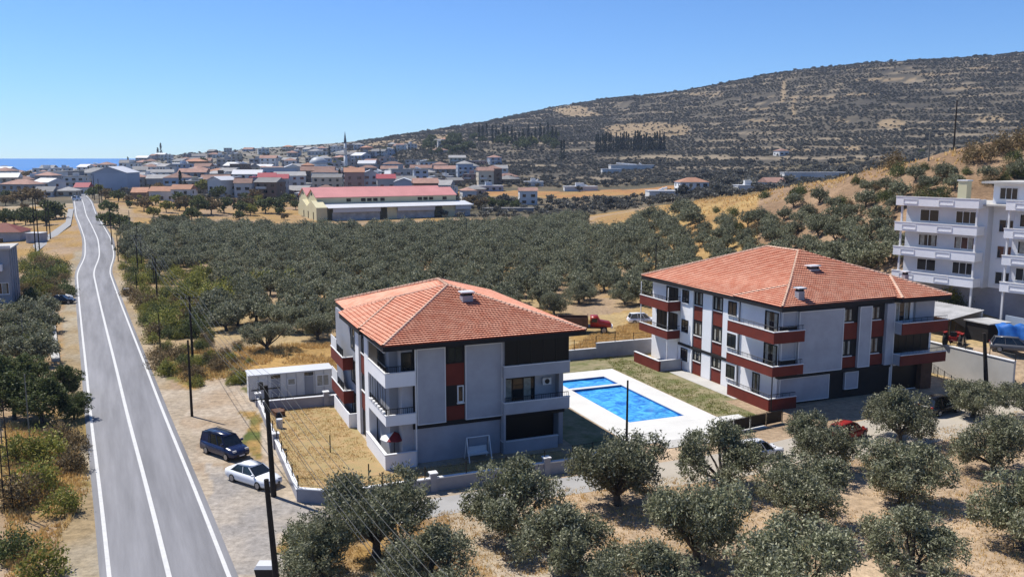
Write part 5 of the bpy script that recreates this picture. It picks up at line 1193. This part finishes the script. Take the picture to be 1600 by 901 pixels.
# ------------------------------------------------------------------ hill groves (tens of thousands of small trees)
def hill_points():
    P = []; S = []
    d = 352.
    while d < 1650:
        step = 3.9 if d > 620 else 6.0
        x0 = (560-800)/1387*d if d > 560 else (690-800)/1387*d; x1 = (1720-800)/1387*d
        n_ = int((x1-x0)/step); x = x0+np.arange(n_)*step+NR.uniform(-1.6, 1.6, n_); y = d+NR.uniform(-1.6, 1.6, n_)
        z = hz(x, y); c = paint(x, y).mean(1); t = 800+1387*x/y
        py = 247-(z-24)*1387/y
        dens = .62+.6*fnoise(x, y, 120)
        k = (c < .235+NR.uniform(-.04, .05, n_)) & (NR.random(n_) < dens)
        k &= ~((y < 545) & (y > 448) & (t > 690) & (t < 1090))
        bd = np.abs((((z+(fnoise(x, y, 90)-.5)*9)/8.) % 1)-.5)*2; k &= ~((bd > .80) & (y > 600) & (fnoise(x+300, y, 60) > .36))
        k &= ~((fnoise(x+77, y+31, 34) < .33) & (y > 600))
        k |= (c >= .235) & (NR.random(n_) < .06) & (y > 600)
        P.append(np.stack([x, y, z-.3], 1)[k]); s_ = (NR.uniform(.5, 1.1, n_)+(NR.random(n_) < .06)*NR.uniform(.2, 1.1, n_))*np.where(d > 620, .58, .85); S.append(s_[k])
        d += step
    return np.concatenate(P), np.concatenate(S)
HP, HS = hill_points(); print('hill trees', len(HP))
scatter('hillside_groves', HP, HS, src_far)
# cypress rows and pines on the hill: individuals
def hill_tree(kind, px, py, s_, label, group, name='cypress_tree', cat='cypress', sz=None):
    x, y = gz(px, py); tree(kind, x, y, s_, label, cat, group, name, sz=sz)
for k in range(32):
    px = 931+k*3.4+rs.uniform(-1, 1); hill_tree(CYP, px, 240-k*.10+rs.uniform(-2, 1), rs.uniform(1.3, 1.9)*1.0, 'dark slim cypress in the long row below the tan field on the hill', 'cypress row below the tan field', sz=rs.uniform(1.2, 2.2))
for k in range(20):
    hill_tree(CYP, 750+k*6.2+rs.uniform(-2, 2), 222+rs.uniform(-7, 6), rs.uniform(1.6, 2.4), 'dark cypress in the loose wood left of the tan field', 'cypress wood on the hill', sz=rs.uniform(1.4, 2.3))
for px, py in ((877,252),(881,250)): hill_tree(CYP, px, py, 1.6, 'lone tall cypress pair beside the small white hut in the valley' , 'lone cypress pair', sz=2.0)
for k in range(34):
    hill_tree(BROAD_FAR, 672+rs.uniform(-12, 200), 232+rs.uniform(-18, 14), rs.uniform(1.4, 2.2), 'dark round tree in the wood at the foot of the hill', 'round trees at the foot of the hill', 'broadleaf_tree', 'tree')
hill_tree(LIME_FAR, 831, 226, 1.8, 'single yellow-green tree in the dark wood on the hill', None, 'broadleaf_tree', 'tree')
for px, py in ((247,243),(252,241)): x = (px-800)/1387*1380; tree(CYP, x, 1380, 2.2, 'pair of tall cypresses on the town skyline' , 'cypress', 'skyline cypress pair', 'cypress_tree', sz=2.4 if px > 250 else 1.7)

# ------------------------------------------------------------------ the town
WALLS = {'white': mat('town_white', (.88,.88,.86), .9, .15, .15, rand=.1), 'cream': mat('town_cream', (.76,.67,.52), .9, .15, .15, rand=.12), 'grey': mat('town_grey', (.46,.46,.47), .9, .2, .15, rand=.2), 'pale blue': mat('town_blue', (.50,.58,.70), .9, .1, .15, rand=.1), 'brown': mat('town_brown', (.28,.20,.15), .9, .2, .15, rand=.2), 'pink': mat('town_pink', (.55,.34,.28), .9, .1, .15, rand=.1)}
ROOFS = {'red tiled': M['farred'], 'orange tiled': mat('far_orange_tile', (.62,.32,.20), .85, .25, .3, rand=.15), 'crimson': mat('crimson_sheet', (.42,.06,.08), .7), 'grey': mat('far_grey_roof', (.42,.41,.40), .9, .2, .3, rand=.3), 'white': M['whitesheet']}
_pane = MB().box(-.5,.5,-.05,.03,-.5,.5).mesh('window', M['glass'])
TOWN = []
def house(x, y, w_, d_, h_, wall, roofc, shape, rz, label=None, name='town_house', cat='house', group='houses of the town', win=True, z=None):
    z = (float(hz(x, y)) if z is None else z)-.3
    r = empty(name, (x, y, z), rz, label, cat, group); hw, hd = w_/2, d_/2
    MB().box(-hw, hw, -hd, hd, -1.5, h_).build('wall', WALLS[wall], r); o = .45
    if shape == 'hip':
        q = min(hw, hd); e = max(hw-q, .3); a = h_+q*.42
        pts_ = [(-hw-o,-hd-o,h_),(hw+o,-hd-o,h_),(hw+o,hd+o,h_),(-hw-o,hd+o,h_),(-e,0,a),(e,0,a)] if hw >= hd else [(-hw-o,-hd-o,h_),(hw+o,-hd-o,h_),(hw+o,hd+o,h_),(-hw-o,hd+o,h_),(0,-max(hd-q,.3),a),(0,max(hd-q,.3),a)]
        f = [(0,1,5,4),(1,2,5),(2,3,4,5),(3,0,4),(3,2,1,0)] if hw >= hd else [(0,1,4),(1,2,5,4),(2,3,5),(3,0,4,5),(3,2,1,0)]
        MB().add([(p[0],p[1],p[2]+.01) for p in pts_], f).build('roof', ROOFS[roofc], r)
    elif shape == 'gable':
        a = h_+hd*.42; MB().add([(-hw-o,-hd-o,h_-.1),(hw+o,-hd-o,h_-.1),(hw+o,hd+o,h_-.1),(-hw-o,hd+o,h_-.1),(-hw-o,0,a),(hw+o,0,a)], [(0,1,5,4),(2,3,4,5),(1,2,5),(3,0,4),(3,2,1,0)]).build('roof', ROOFS[roofc], r)
    elif shape == 'gable_front':
        a = h_+hw*.35; MB().add([(-hw,-hd,h_),(hw,-hd,h_),(hw,hd,h_),(-hw,hd,h_),(0,-hd,a),(0,hd,a)], [(0,1,4),(1,2,5,4),(2,3,5),(3,0,4,5)]).build('gable', WALLS[wall], r)
        MB().add([(-hw-o,-hd-o,h_-.08),(0,-hd-o,a+.1),(hw+o,-hd-o,h_-.08),(-hw-o,hd+o,h_-.08),(0,hd+o,a+.1),(hw+o,hd+o,h_-.08),(-hw-o,-hd-o,h_+.12),(0,-hd-o,a+.35),(hw+o,-hd-o,h_+.12),(-hw-o,hd+o,h_+.12),(0,hd+o,a+.35),(hw+o,hd+o,h_+.12)], [(6,7,10,9),(7,8,11,10),(0,3,4,1),(1,4,5,2),(0,1,7,6),(1,2,8,7),(0,6,9,3),(2,5,11,8),(3,9,10,4),(4,10,11,5)]).build('roof', ROOFS[roofc], r)
    else:
        MB().box(-hw-.25, hw+.25, -hd-.25, hd+.25, h_+.01, h_+.3).build('roof', ROOFS[roofc], r)
        if RND.random() < .5: MB().box(-hw*.3, hw*.2, -hd*.2, hd*.4, h_+.3, h_+2.3).build('stairwell', WALLS[wall], r)
        for q in range(RND.randint(0, 2)): MB().tube((RND.uniform(-hw*.7,hw*.7),hd*.5,h_+.3),(RND.uniform(-hw*.7,hw*.7),hd*.5,h_+1.5),.45,n=8).build('water_tank', M['trim'], r)
    if win:
        nf = max(1, int(h_/2.9)); nw = max(1, int(w_/3.4))
        for f in range(nf):
            for k in range(nw):
                c = link('window', _pane, r, (-hw+w_*(k+.5)/nw, -hd-.02, f*2.95+1.6)); c.scale = (RND.choice((1.3,1.6,2.0)), 1, 1.35)
            if nf > 1 and f and RND.random() < .5:
                MB().box(-hw*.8, hw*.1, -hd-1.1, -hd-.06, f*2.95-.1, f*2.95+.9).build('balcony', WALLS['white'], r)
        for f in range(nf):
            for k in range(max(1, int(d_/5))):
                c = link('window', _pane, r, (-hw-.02, -hd+d_*(k+.5)/max(1, int(d_/5)), f*2.95+1.6), math.pi/2); c.scale = (1.3, 1, 1.3)
                c = link('window', _pane, r, (hw+.02, -hd+d_*(k+.5)/max(1, int(d_/5)), f*2.95+1.6), math.pi/2); c.scale = (1.3, 1, 1.3)
    TOWN.append((r, x, y, w_, h_, wall, roofc, shape, label is not None)); return r
USED = []
def place(px, d): return ((px-800)/1387*d, d)
def sp(px, ytop, wpx, d, wall, roofc, shape, label, rz=.2, dep=10, cat='house', name='town_house', extra=0., win=True):
    """a house whose eaves reach height ytop in the photograph at distance d"""
    x, y = place(px, d); s_ = 1387/d; ztop = 24-(ytop-247)/s_; h_ = max(3, ztop-float(hz(x, y))); USED.append((x, y, max(wpx/s_, dep)/2+3))
    return house(x, y+dep/2, wpx/s_, dep, h_, wall, roofc, shape, rz, label, name, cat, 'houses of the town', win)
sp(164,270,52,470,'pale blue','white','gable_front','big blank pale blue gabled building left of the road end',.12,24,'building',win=False)
sp(208,276,24,500,'grey','red tiled','hip','dark house with red roof right behind the pale blue gabled building')
sp(72,268,36,560,'white','grey','flat','tall white flat building near the sea, left of the pale blue gable',.1,12,'building')
sp(100,267,34,580,'grey','grey','flat','grey flat-topped block against the sea',.1,12,'building')
sp(45,276,40,540,'pale blue','grey','flat','long low bluish building under the left seafront')
sp(120,291,20,440,'white','crimson','gable','small house with bright red roof left of the pale blue gable')
sp(95,300,28,410,'cream','grey','hip','cream house with pale hip roof above the road end')
sp(60,302,26,405,'white','grey','gable','white house with grey roof at the left end of the front row')
sp(15,290,28,450,'grey','red tiled','gable','dull grey house at the far left of the front row')
sp(225,273,18,520,'white','white','flat','small white-roofed house right of the red-roofed dark house')
sp(245,278,40,500,'grey','grey','gable','broad grey-walled house in the left middle of the town')
sp(272,277,42,480,'pale blue','red tiled','hip','blue-grey house with pointed red hip roof above the long orange roof')
sp(262,297,66,395,'white','orange tiled','gable','long low house with orange roof and a row of white posts',.05,9)
sp(278,294,30,388,'white','orange tiled','gable','short orange-roofed wing at the right end of the long orange house',.05,9)
sp(210,299,22,400,'brown','orange tiled','gable','small orange-roofed house left of the long orange one')
sp(340,281,30,430,'white','white','gable_front','white two storey house with open balconies left of centre',-.5,10)
sp(374,285,26,430,'white','red tiled','gable','small white house with sloping pink roof right of the balconied white house')
sp(395,277,20,440,'pale blue','crimson','flat','blue glazed house with crimson roof edge')
sp(412,276,26,440,'white','crimson','gable','white-windowed house under a crimson roof strip')
sp(433,278,24,440,'grey','crimson','gable','grey house with crimson roof right of the white-windowed one')
sp(430,262,54,520,'pale blue','grey','flat','long pale grey-blue block behind the crimson-roofed houses',.3,12,'building')
sp(452,261,22,530,'white','white','gable_front','white gable end joined to the long pale block',.3,12)
sp(492,266,54,560,'brown','red tiled','gable','long brownish block under a pink-red roof below the mosque dome',.1,12,'building')
sp(478,258,20,600,'pink','orange tiled','hip','orange-pink house just left of the mosque dome')
sp(497,237,34,900,'white','grey','flat','white three storey block on the slope left of the minaret',.1,14,'building')
sp(525,229,24,950,'white','white','flat','white block higher up the slope beside the minaret',.1,14,'building')
sp(570,238,22,820,'grey','grey','flat','dark grey tall block right of the minaret',-.2,12,'building')
sp(628,284,30,420,'pale blue','white','gable_front','small pale blue gabled hall behind the pink factory roof',.1,14,'building',win=False)
sp(600,278,28,440,'grey','crimson','gable','house with deep crimson roof left of the pale blue gabled hall')
sp(575,270,22,460,'white','white','gable_front','white house with steep gables in front of the minaret')
sp(655,265,22,520,'pale blue','grey','flat','green-grey boxy house above the pale blue gabled hall')
sp(625,264,32,560,'grey','grey','flat','wide dark flat house right of the steep white gables')
sp(550,268,30,450,'pink','orange tiled','gable','orange and pink house in front of the minaret')
sp(662,285,38,400,'brown','red tiled','gable','brown shed with dull red roof at the right end of the town front')
sp(730,297,22,420,'white','red tiled','hip','small house with pale pink hip roof right of the factory')
sp(725,256,24,620,'pale blue','grey','hip','bluish hip-roofed house on the slope right of the town')
sp(770,263,24,560,'brown','red tiled','hip','brown house with red hip roof on the town right edge')
sp(757,266,24,540,'cream','red tiled','gable','house with long dull red eave left of the brown hip-roofed house')
sp(825,297,28,425,'white','red tiled','gable','little white-gabled house with red roof alone in the dark valley',.1,7)
# farm sheds in the valley
def shed(px, ybot, wpx, d, h_, roofc, label, dep=8, wall='white', rz=.05):
    x, y = place(px, d); USED.append((x, y, 12)); return house(x, y+dep/2, wpx*d/1387, dep, h_, wall, roofc, 'flat', rz, label, 'farm_shed', 'shed', 'farm sheds in the valley', False)
shed(834,262,30,560,3,'white','small white-roofed open shed left of the long white greenhouse roof')
shed(908,270,52,520,2.6,'white','long thin white roof in the dark valley, middle of the three')
shed(988,246,68,680,3.5,'white','longest white roof just below the cypress row',12)
shed(956,249,30,660,3,'white','short white roof at the left end of the longest one',8)
shed(1040,280,50,420,3.2,'white','white sloping shed roof beside the pink-roofed farmhouse',10)
shed(1174,286,38,385,3.,'white','white-roofed shed on posts behind the golden slope',8)
shed(1310,262,170,430,3.4,'white','very long white wall-like greenhouse behind the golden ridge',6)
shed(794,322,80,385,1.6,'grey','low grey walled enclosure beyond the olive grove',4,'grey')
sp(1085,283,46,420,'white','orange tiled','hip','farmhouse with pink hip roof at the start of the golden slope',.1,10)
sp(1215,284,34,400,'white','red tiled','gable','low red-roofed house right behind the white-roofed shed')
sp(1223,236,16,700,'white','red tiled','hip','tiny red hip-roofed house low on the hill')
# mosque
mx_, my_ = place(497, 640); mz = float(hz(mx_, my_)); USED.append((mx_, my_, 16))
mq = empty('mosque', (mx_, my_, mz-.5), .1, 'mosque with pale round dome in the middle of the town', 'mosque')
zt = 24-(257-247)*640/1387-mz
MB().box(-8,8,-8,8,-1,zt-1).build('wall', WALLS['white'], mq); MB().prism([(6.8*math.cos(t),6.8*math.sin(t)) for t in np.linspace(0,6.283,17)[:-1]], zt-1, zt+.8).build('drum', WALLS['white'], mq)
MB().loft([[(6.6*math.cos(p)*math.cos(t), 6.6*math.cos(p)*math.sin(t), zt+.8+5.2*math.sin(p)) for t in np.linspace(0,6.283,25)[:-1]] for p in (0,.25,.5,.8,1.1,1.35,1.5)]).build('dome', mat('dome_lead', (.50,.54,.58), .5), mq, True)
for k in range(3): c = link('window', _pane, mq, (-5+k*5, -8.02, 4)); c.scale = (1.5,1,2.5)
ix, iy = place(540, 660); iz = float(hz(ix, iy)); ztop = 24+(247-205)*660/1387-iz
mn = empty('minaret', (ix, iy, iz-.5), 0, 'tall slim minaret with dark pointed cap right of the dome', 'minaret')
MB().tube((0,0,0),(0,0,ztop*.45),1.5,1.3,10).tube((0,0,ztop*.45),(0,0,ztop*.72),1.05,.95,10).build('shaft', WALLS['white'], mn, True)
for f in (.45,.60): MB().tube((0,0,ztop*f-.8),(0,0,ztop*f),1.2,1.9,10).build('gallery', WALLS['white'], mn)
MB().tube((0,0,ztop*.72),(0,0,ztop),1.15,.05,10).build('spire', mat('minaret_lead', (.10,.12,.15), .5), mn)
# filler houses over the town slopes
def filler(n_, t0, t1, d0, d1, hmin, hmax, prob, sep=15):
    tries = 0; done = 0
    while done < n_ and tries < n_*40:
        tries += 1; d = math.exp(RND.uniform(math.log(d0), math.log(d1))); px = RND.uniform(t0, t1); x, y = place(px, d)
        if abs(x-float(roadx(min(y, 499)))) < 12 or (120 < px < 300 and d < 472): continue
        if any((x-a)**2+(y-b_)**2 < (r_+sep*.5)**2 for a, b_, r_ in USED): continue
        k = RND.random(); wl = 'white' if k < .38 else 'grey' if k < .58 else 'cream' if k < .74 else 'pale blue' if k < .82 else 'brown' if k < .92 else 'pink'
        k = RND.random(); sh, rc = ('hip', RND.choice(('red tiled','red tiled','grey','orange tiled'))) if k < .34 else ('gable', RND.choice(('red tiled','grey','grey','white'))) if k < .60 else ('flat', RND.choice(('grey','grey','white')))
        w_ = RND.uniform(9, 16); h_ = RND.choice((3.2, 6.1, 6.1, 9.0)) if prob else RND.choice((3.2,6.1)); h_ = min(max(h_, hmin), hmax)
        USED.append((x, y, w_*.5+2)); house(x, y, w_, RND.uniform(8, 12), h_, wl, rc, sh, RND.choice((.2,.35,-.2,.05,-.6))+RND.uniform(-.1,.1)); done += 1
filler(34, 0, 240, 410, 700, 3, 9, 1); filler(14, 0, 200, 700, 960, 6, 12, 1)
filler(46, 215, 480, 420, 700, 3, 9, 1); filler(40, 215, 520, 700, 1300, 3, 6, 0)
filler(50, 440, 700, 420, 700, 3, 9, 1); filler(26, 480, 700, 700, 1050, 3, 6, 0); filler(14, 700, 800, 470, 760, 3, 6, 0)
print('town houses', len(TOWN))
# labels of the filler houses: look, then the landmark they stand by, then order from the left
LM = [(0,'at the far left of the town by the sea'),(60,'below the seafront blocks'),(120,'by the pale blue gable'),(200,'right of the road end'),(260,'above the long orange roof'),(330,'behind the balconied house'),(400,'behind the crimson-roofed houses'),(470,'around the mosque dome'),(535,'around the minaret'),(590,'above the pink factory roof'),(650,'by the factory right end'),(710,'on the slope right of the factory')]
STO = {3.2:'one storey',6.1:'two storey',9.0:'three storey',12:'three storey',6:'two storey'}
buckets = {}
for r, x, y, w_, h_, wl, rc, sh, has in TOWN:
    if has: continue
    t = tpx(x, y); lm = [b_ for a, b_ in LM if t >= a-1] or [LM[0][1]]
    row = 'in front' if y < 500 else 'midway' if y < 650 else 'behind' if y < 900 else 'far back'
    key = (wl, STO.get(h_, 'two storey'), rc, sh, row, lm[-1]); buckets.setdefault(key, []).append((t, r))
ORD = ['leftmost','second','third','fourth','fifth','sixth','seventh']
for (wl, st_, rc, sh, row, lm), L in buckets.items():
    L.sort(key=lambda q: q[0])
    for k, (t, r) in enumerate(L):
        pre = '' if len(L) == 1 else ORD[min(k, 6)]+' '
        r['label'] = f'{pre}{wl} {st_.replace(" storey", "-storey")} {rc.split()[0]} {sh}-roofed house {row} {lm}'.replace('-roofed house', ' house')
        if len(r['label'].replace('-', ' ').split()) > 16: r['label'] = r['label'].replace(st_.replace(' storey', '-storey')+' ', '').replace('_', ' ')
# trees in the town
for k in range(95):
    px = rs.uniform(0, 720); d = math.exp(rs.uniform(math.log(400), math.log(900))); x, y = place(px, d)
    if abs(x-float(roadx(min(y, 499)))) < 10 or any((x-a)**2+(y-b_)**2 < (r_*.8)**2 for a, b_, r_ in USED): continue
    kd = rs.choice((BROAD_FAR, BROAD_FAR, BROWN_FAR, LIME_FAR, CYP)); tree(kd, x, y, rs.uniform(.8, 1.5), 'tree standing between the houses of the town', 'tree', 'trees among the town houses', 'town_tree')
# town scrub between houses
P = []; S = []
for k in range(2600):
    px = NR.uniform(-40, 760); d = math.exp(NR.uniform(math.log(405), math.log(1500))); x, y = place(px, d)
    if any((x-a)**2+(y-b_)**2 < (r_*.7)**2 for a, b_, r_ in USED) or abs(x-float(roadx(min(y, 499)))) < 9: continue
    P.append((x, y, float(hz(x, y))-.2)); S.append(NR.uniform(.35, .85))
scatter('town_shrubs', P, S, src_far)

# ------------------------------------------------------------------ grass
def grass(name, polys, n_, h0, h1, col, wd=.05, world=False):
    V = []; F = []; xs_ = []; ys_ = []
    for P_, frac in polys:
        P_ = np.array(P_); lo = P_.min(0); hi = P_.max(0); q = NR.uniform(lo, hi, (int(n_*frac*2.2), 2)); k = inpoly(q[:, 0], q[:, 1], [tuple(p) for p in P_])
        q = q[k][:int(n_*frac)]; k = fnoise(q[:, 0], q[:, 1], 3.5) > .38; xs_.append(q[k])
    q = np.concatenate(xs_); m_ = len(q); z = hz(q[:, 0], q[:, 1]); per = 5
    b_ = np.repeat(np.stack([q[:, 0], q[:, 1], z], 1), per, 0); m_ *= per
    b_[:, :2] += NR.normal(size=(m_, 2))*.12; h_ = NR.uniform(h0, h1, m_)*(.5+fnoise(b_[:, 0], b_[:, 1], 2.)); a = NR.uniform(0, 6.28, m_)
    sx = np.cos(a)*wd; sy = np.sin(a)*wd; tip = b_+np.stack([NR.normal(size=m_)*.35*h_, NR.normal(size=m_)*.35*h_, h_], 1)
    V = np.stack([b_-np.stack([sx, sy, sx*0+.02], 1), b_+np.stack([sx, sy, sx*0-.02], 1), tip], 1).reshape(-1, 3)
    return tag(link(name, npmesh(name, V, np.arange(m_*3).reshape(-1, 3), M[col])), kind='stuff')
def GW(*pts): return [gp(a, b_) for a, b_ in pts]
def GT(*pts): return [gz(a, b_) for a, b_ in pts]
grass('dry_grass', [(GW((368,548),(400,540),(530,535),(535,585),(505,566),(388,572)), .12), (GW((930,520),(1010,500),(1045,518),(1040,535),(1000,540),(895,556),(895,545)), .22), (GW((740,485),(840,482),(935,505),(880,512),(800,500)), .1),
   (GW((243,555),(330,545),(395,565),(385,585),(300,600),(262,585)), .12), (GW((10,660),(120,690),(140,760),(60,901),(10,901)), .28)], 15000, .15, .5, 'dryleaf')
grass('ridge_grass', [(GT((1010,335),(1100,308),(1200,294),(1350,266),(1450,248),(1590,222),(1595,240),(1480,262),(1350,285),(1240,310),(1120,335)), 1.)], 9000, .3, .9, 'dryleaf', .12)
lawnP = [xy(*p) for p in ((8.6,61.2),(11,59.4),(29.5,59.4),(29.5,63.4),(15.2,63.9),(15.2,84),(8.6,84))]
grass('garden_grass', [(lawnP, 1.)], 5200, .05, .16, 'dryleaf', .03)
pl = [[xy(*p) for p in q] for q in (((47.9,64.2),(51.4,64.2),(51.4,92.5),(47.9,92.5)), ((32,87.4),(47.9,87.4),(47.9,92.5),(32,92.5)), ((51.4,72),(52.7,72),(52.7,92),(51.4,92)))]
grass('lawn_tufts', [(pl[0], .5), (pl[1], .35), (pl[2], .1)], 4500, .06, .18, 'lime', .03)
lowP = [GW((690,800),(900,760),(1060,745),(1100,901),(700,901)), GW((1060,745),(1330,700),(1600,640),(1600,901),(1100,901))]
grass('orchard_stubble', [(lowP[0], .3), (lowP[1], .5), (GW((455,840),(560,830),(700,800),(720,901),(450,901)), .2)], 9000, .05, .22, 'dryleaf', .03)

# ------------------------------------------------------------------ air
hb = MB().box(-2600, 2300, -80, 3900, -30, 190).build('haze', M['wall']); hb.data.materials.clear()
hm = bpy.data.materials.new('haze'); hm.use_nodes = True; n = hm.node_tree.nodes; l = hm.node_tree.links; n.remove(n['Principled BSDF'])
pv = n.new('ShaderNodeVolumePrincipled'); pv.inputs['Color'].default_value = (.62,.74,.95,1); pv.inputs['Density'].default_value = .00009; pv.inputs['Anisotropy'].default_value = .2
l.new(pv.outputs[0], n['Material Output'].inputs['Volume']); hb.data.materials.append(hm); tag(hb, kind='stuff')
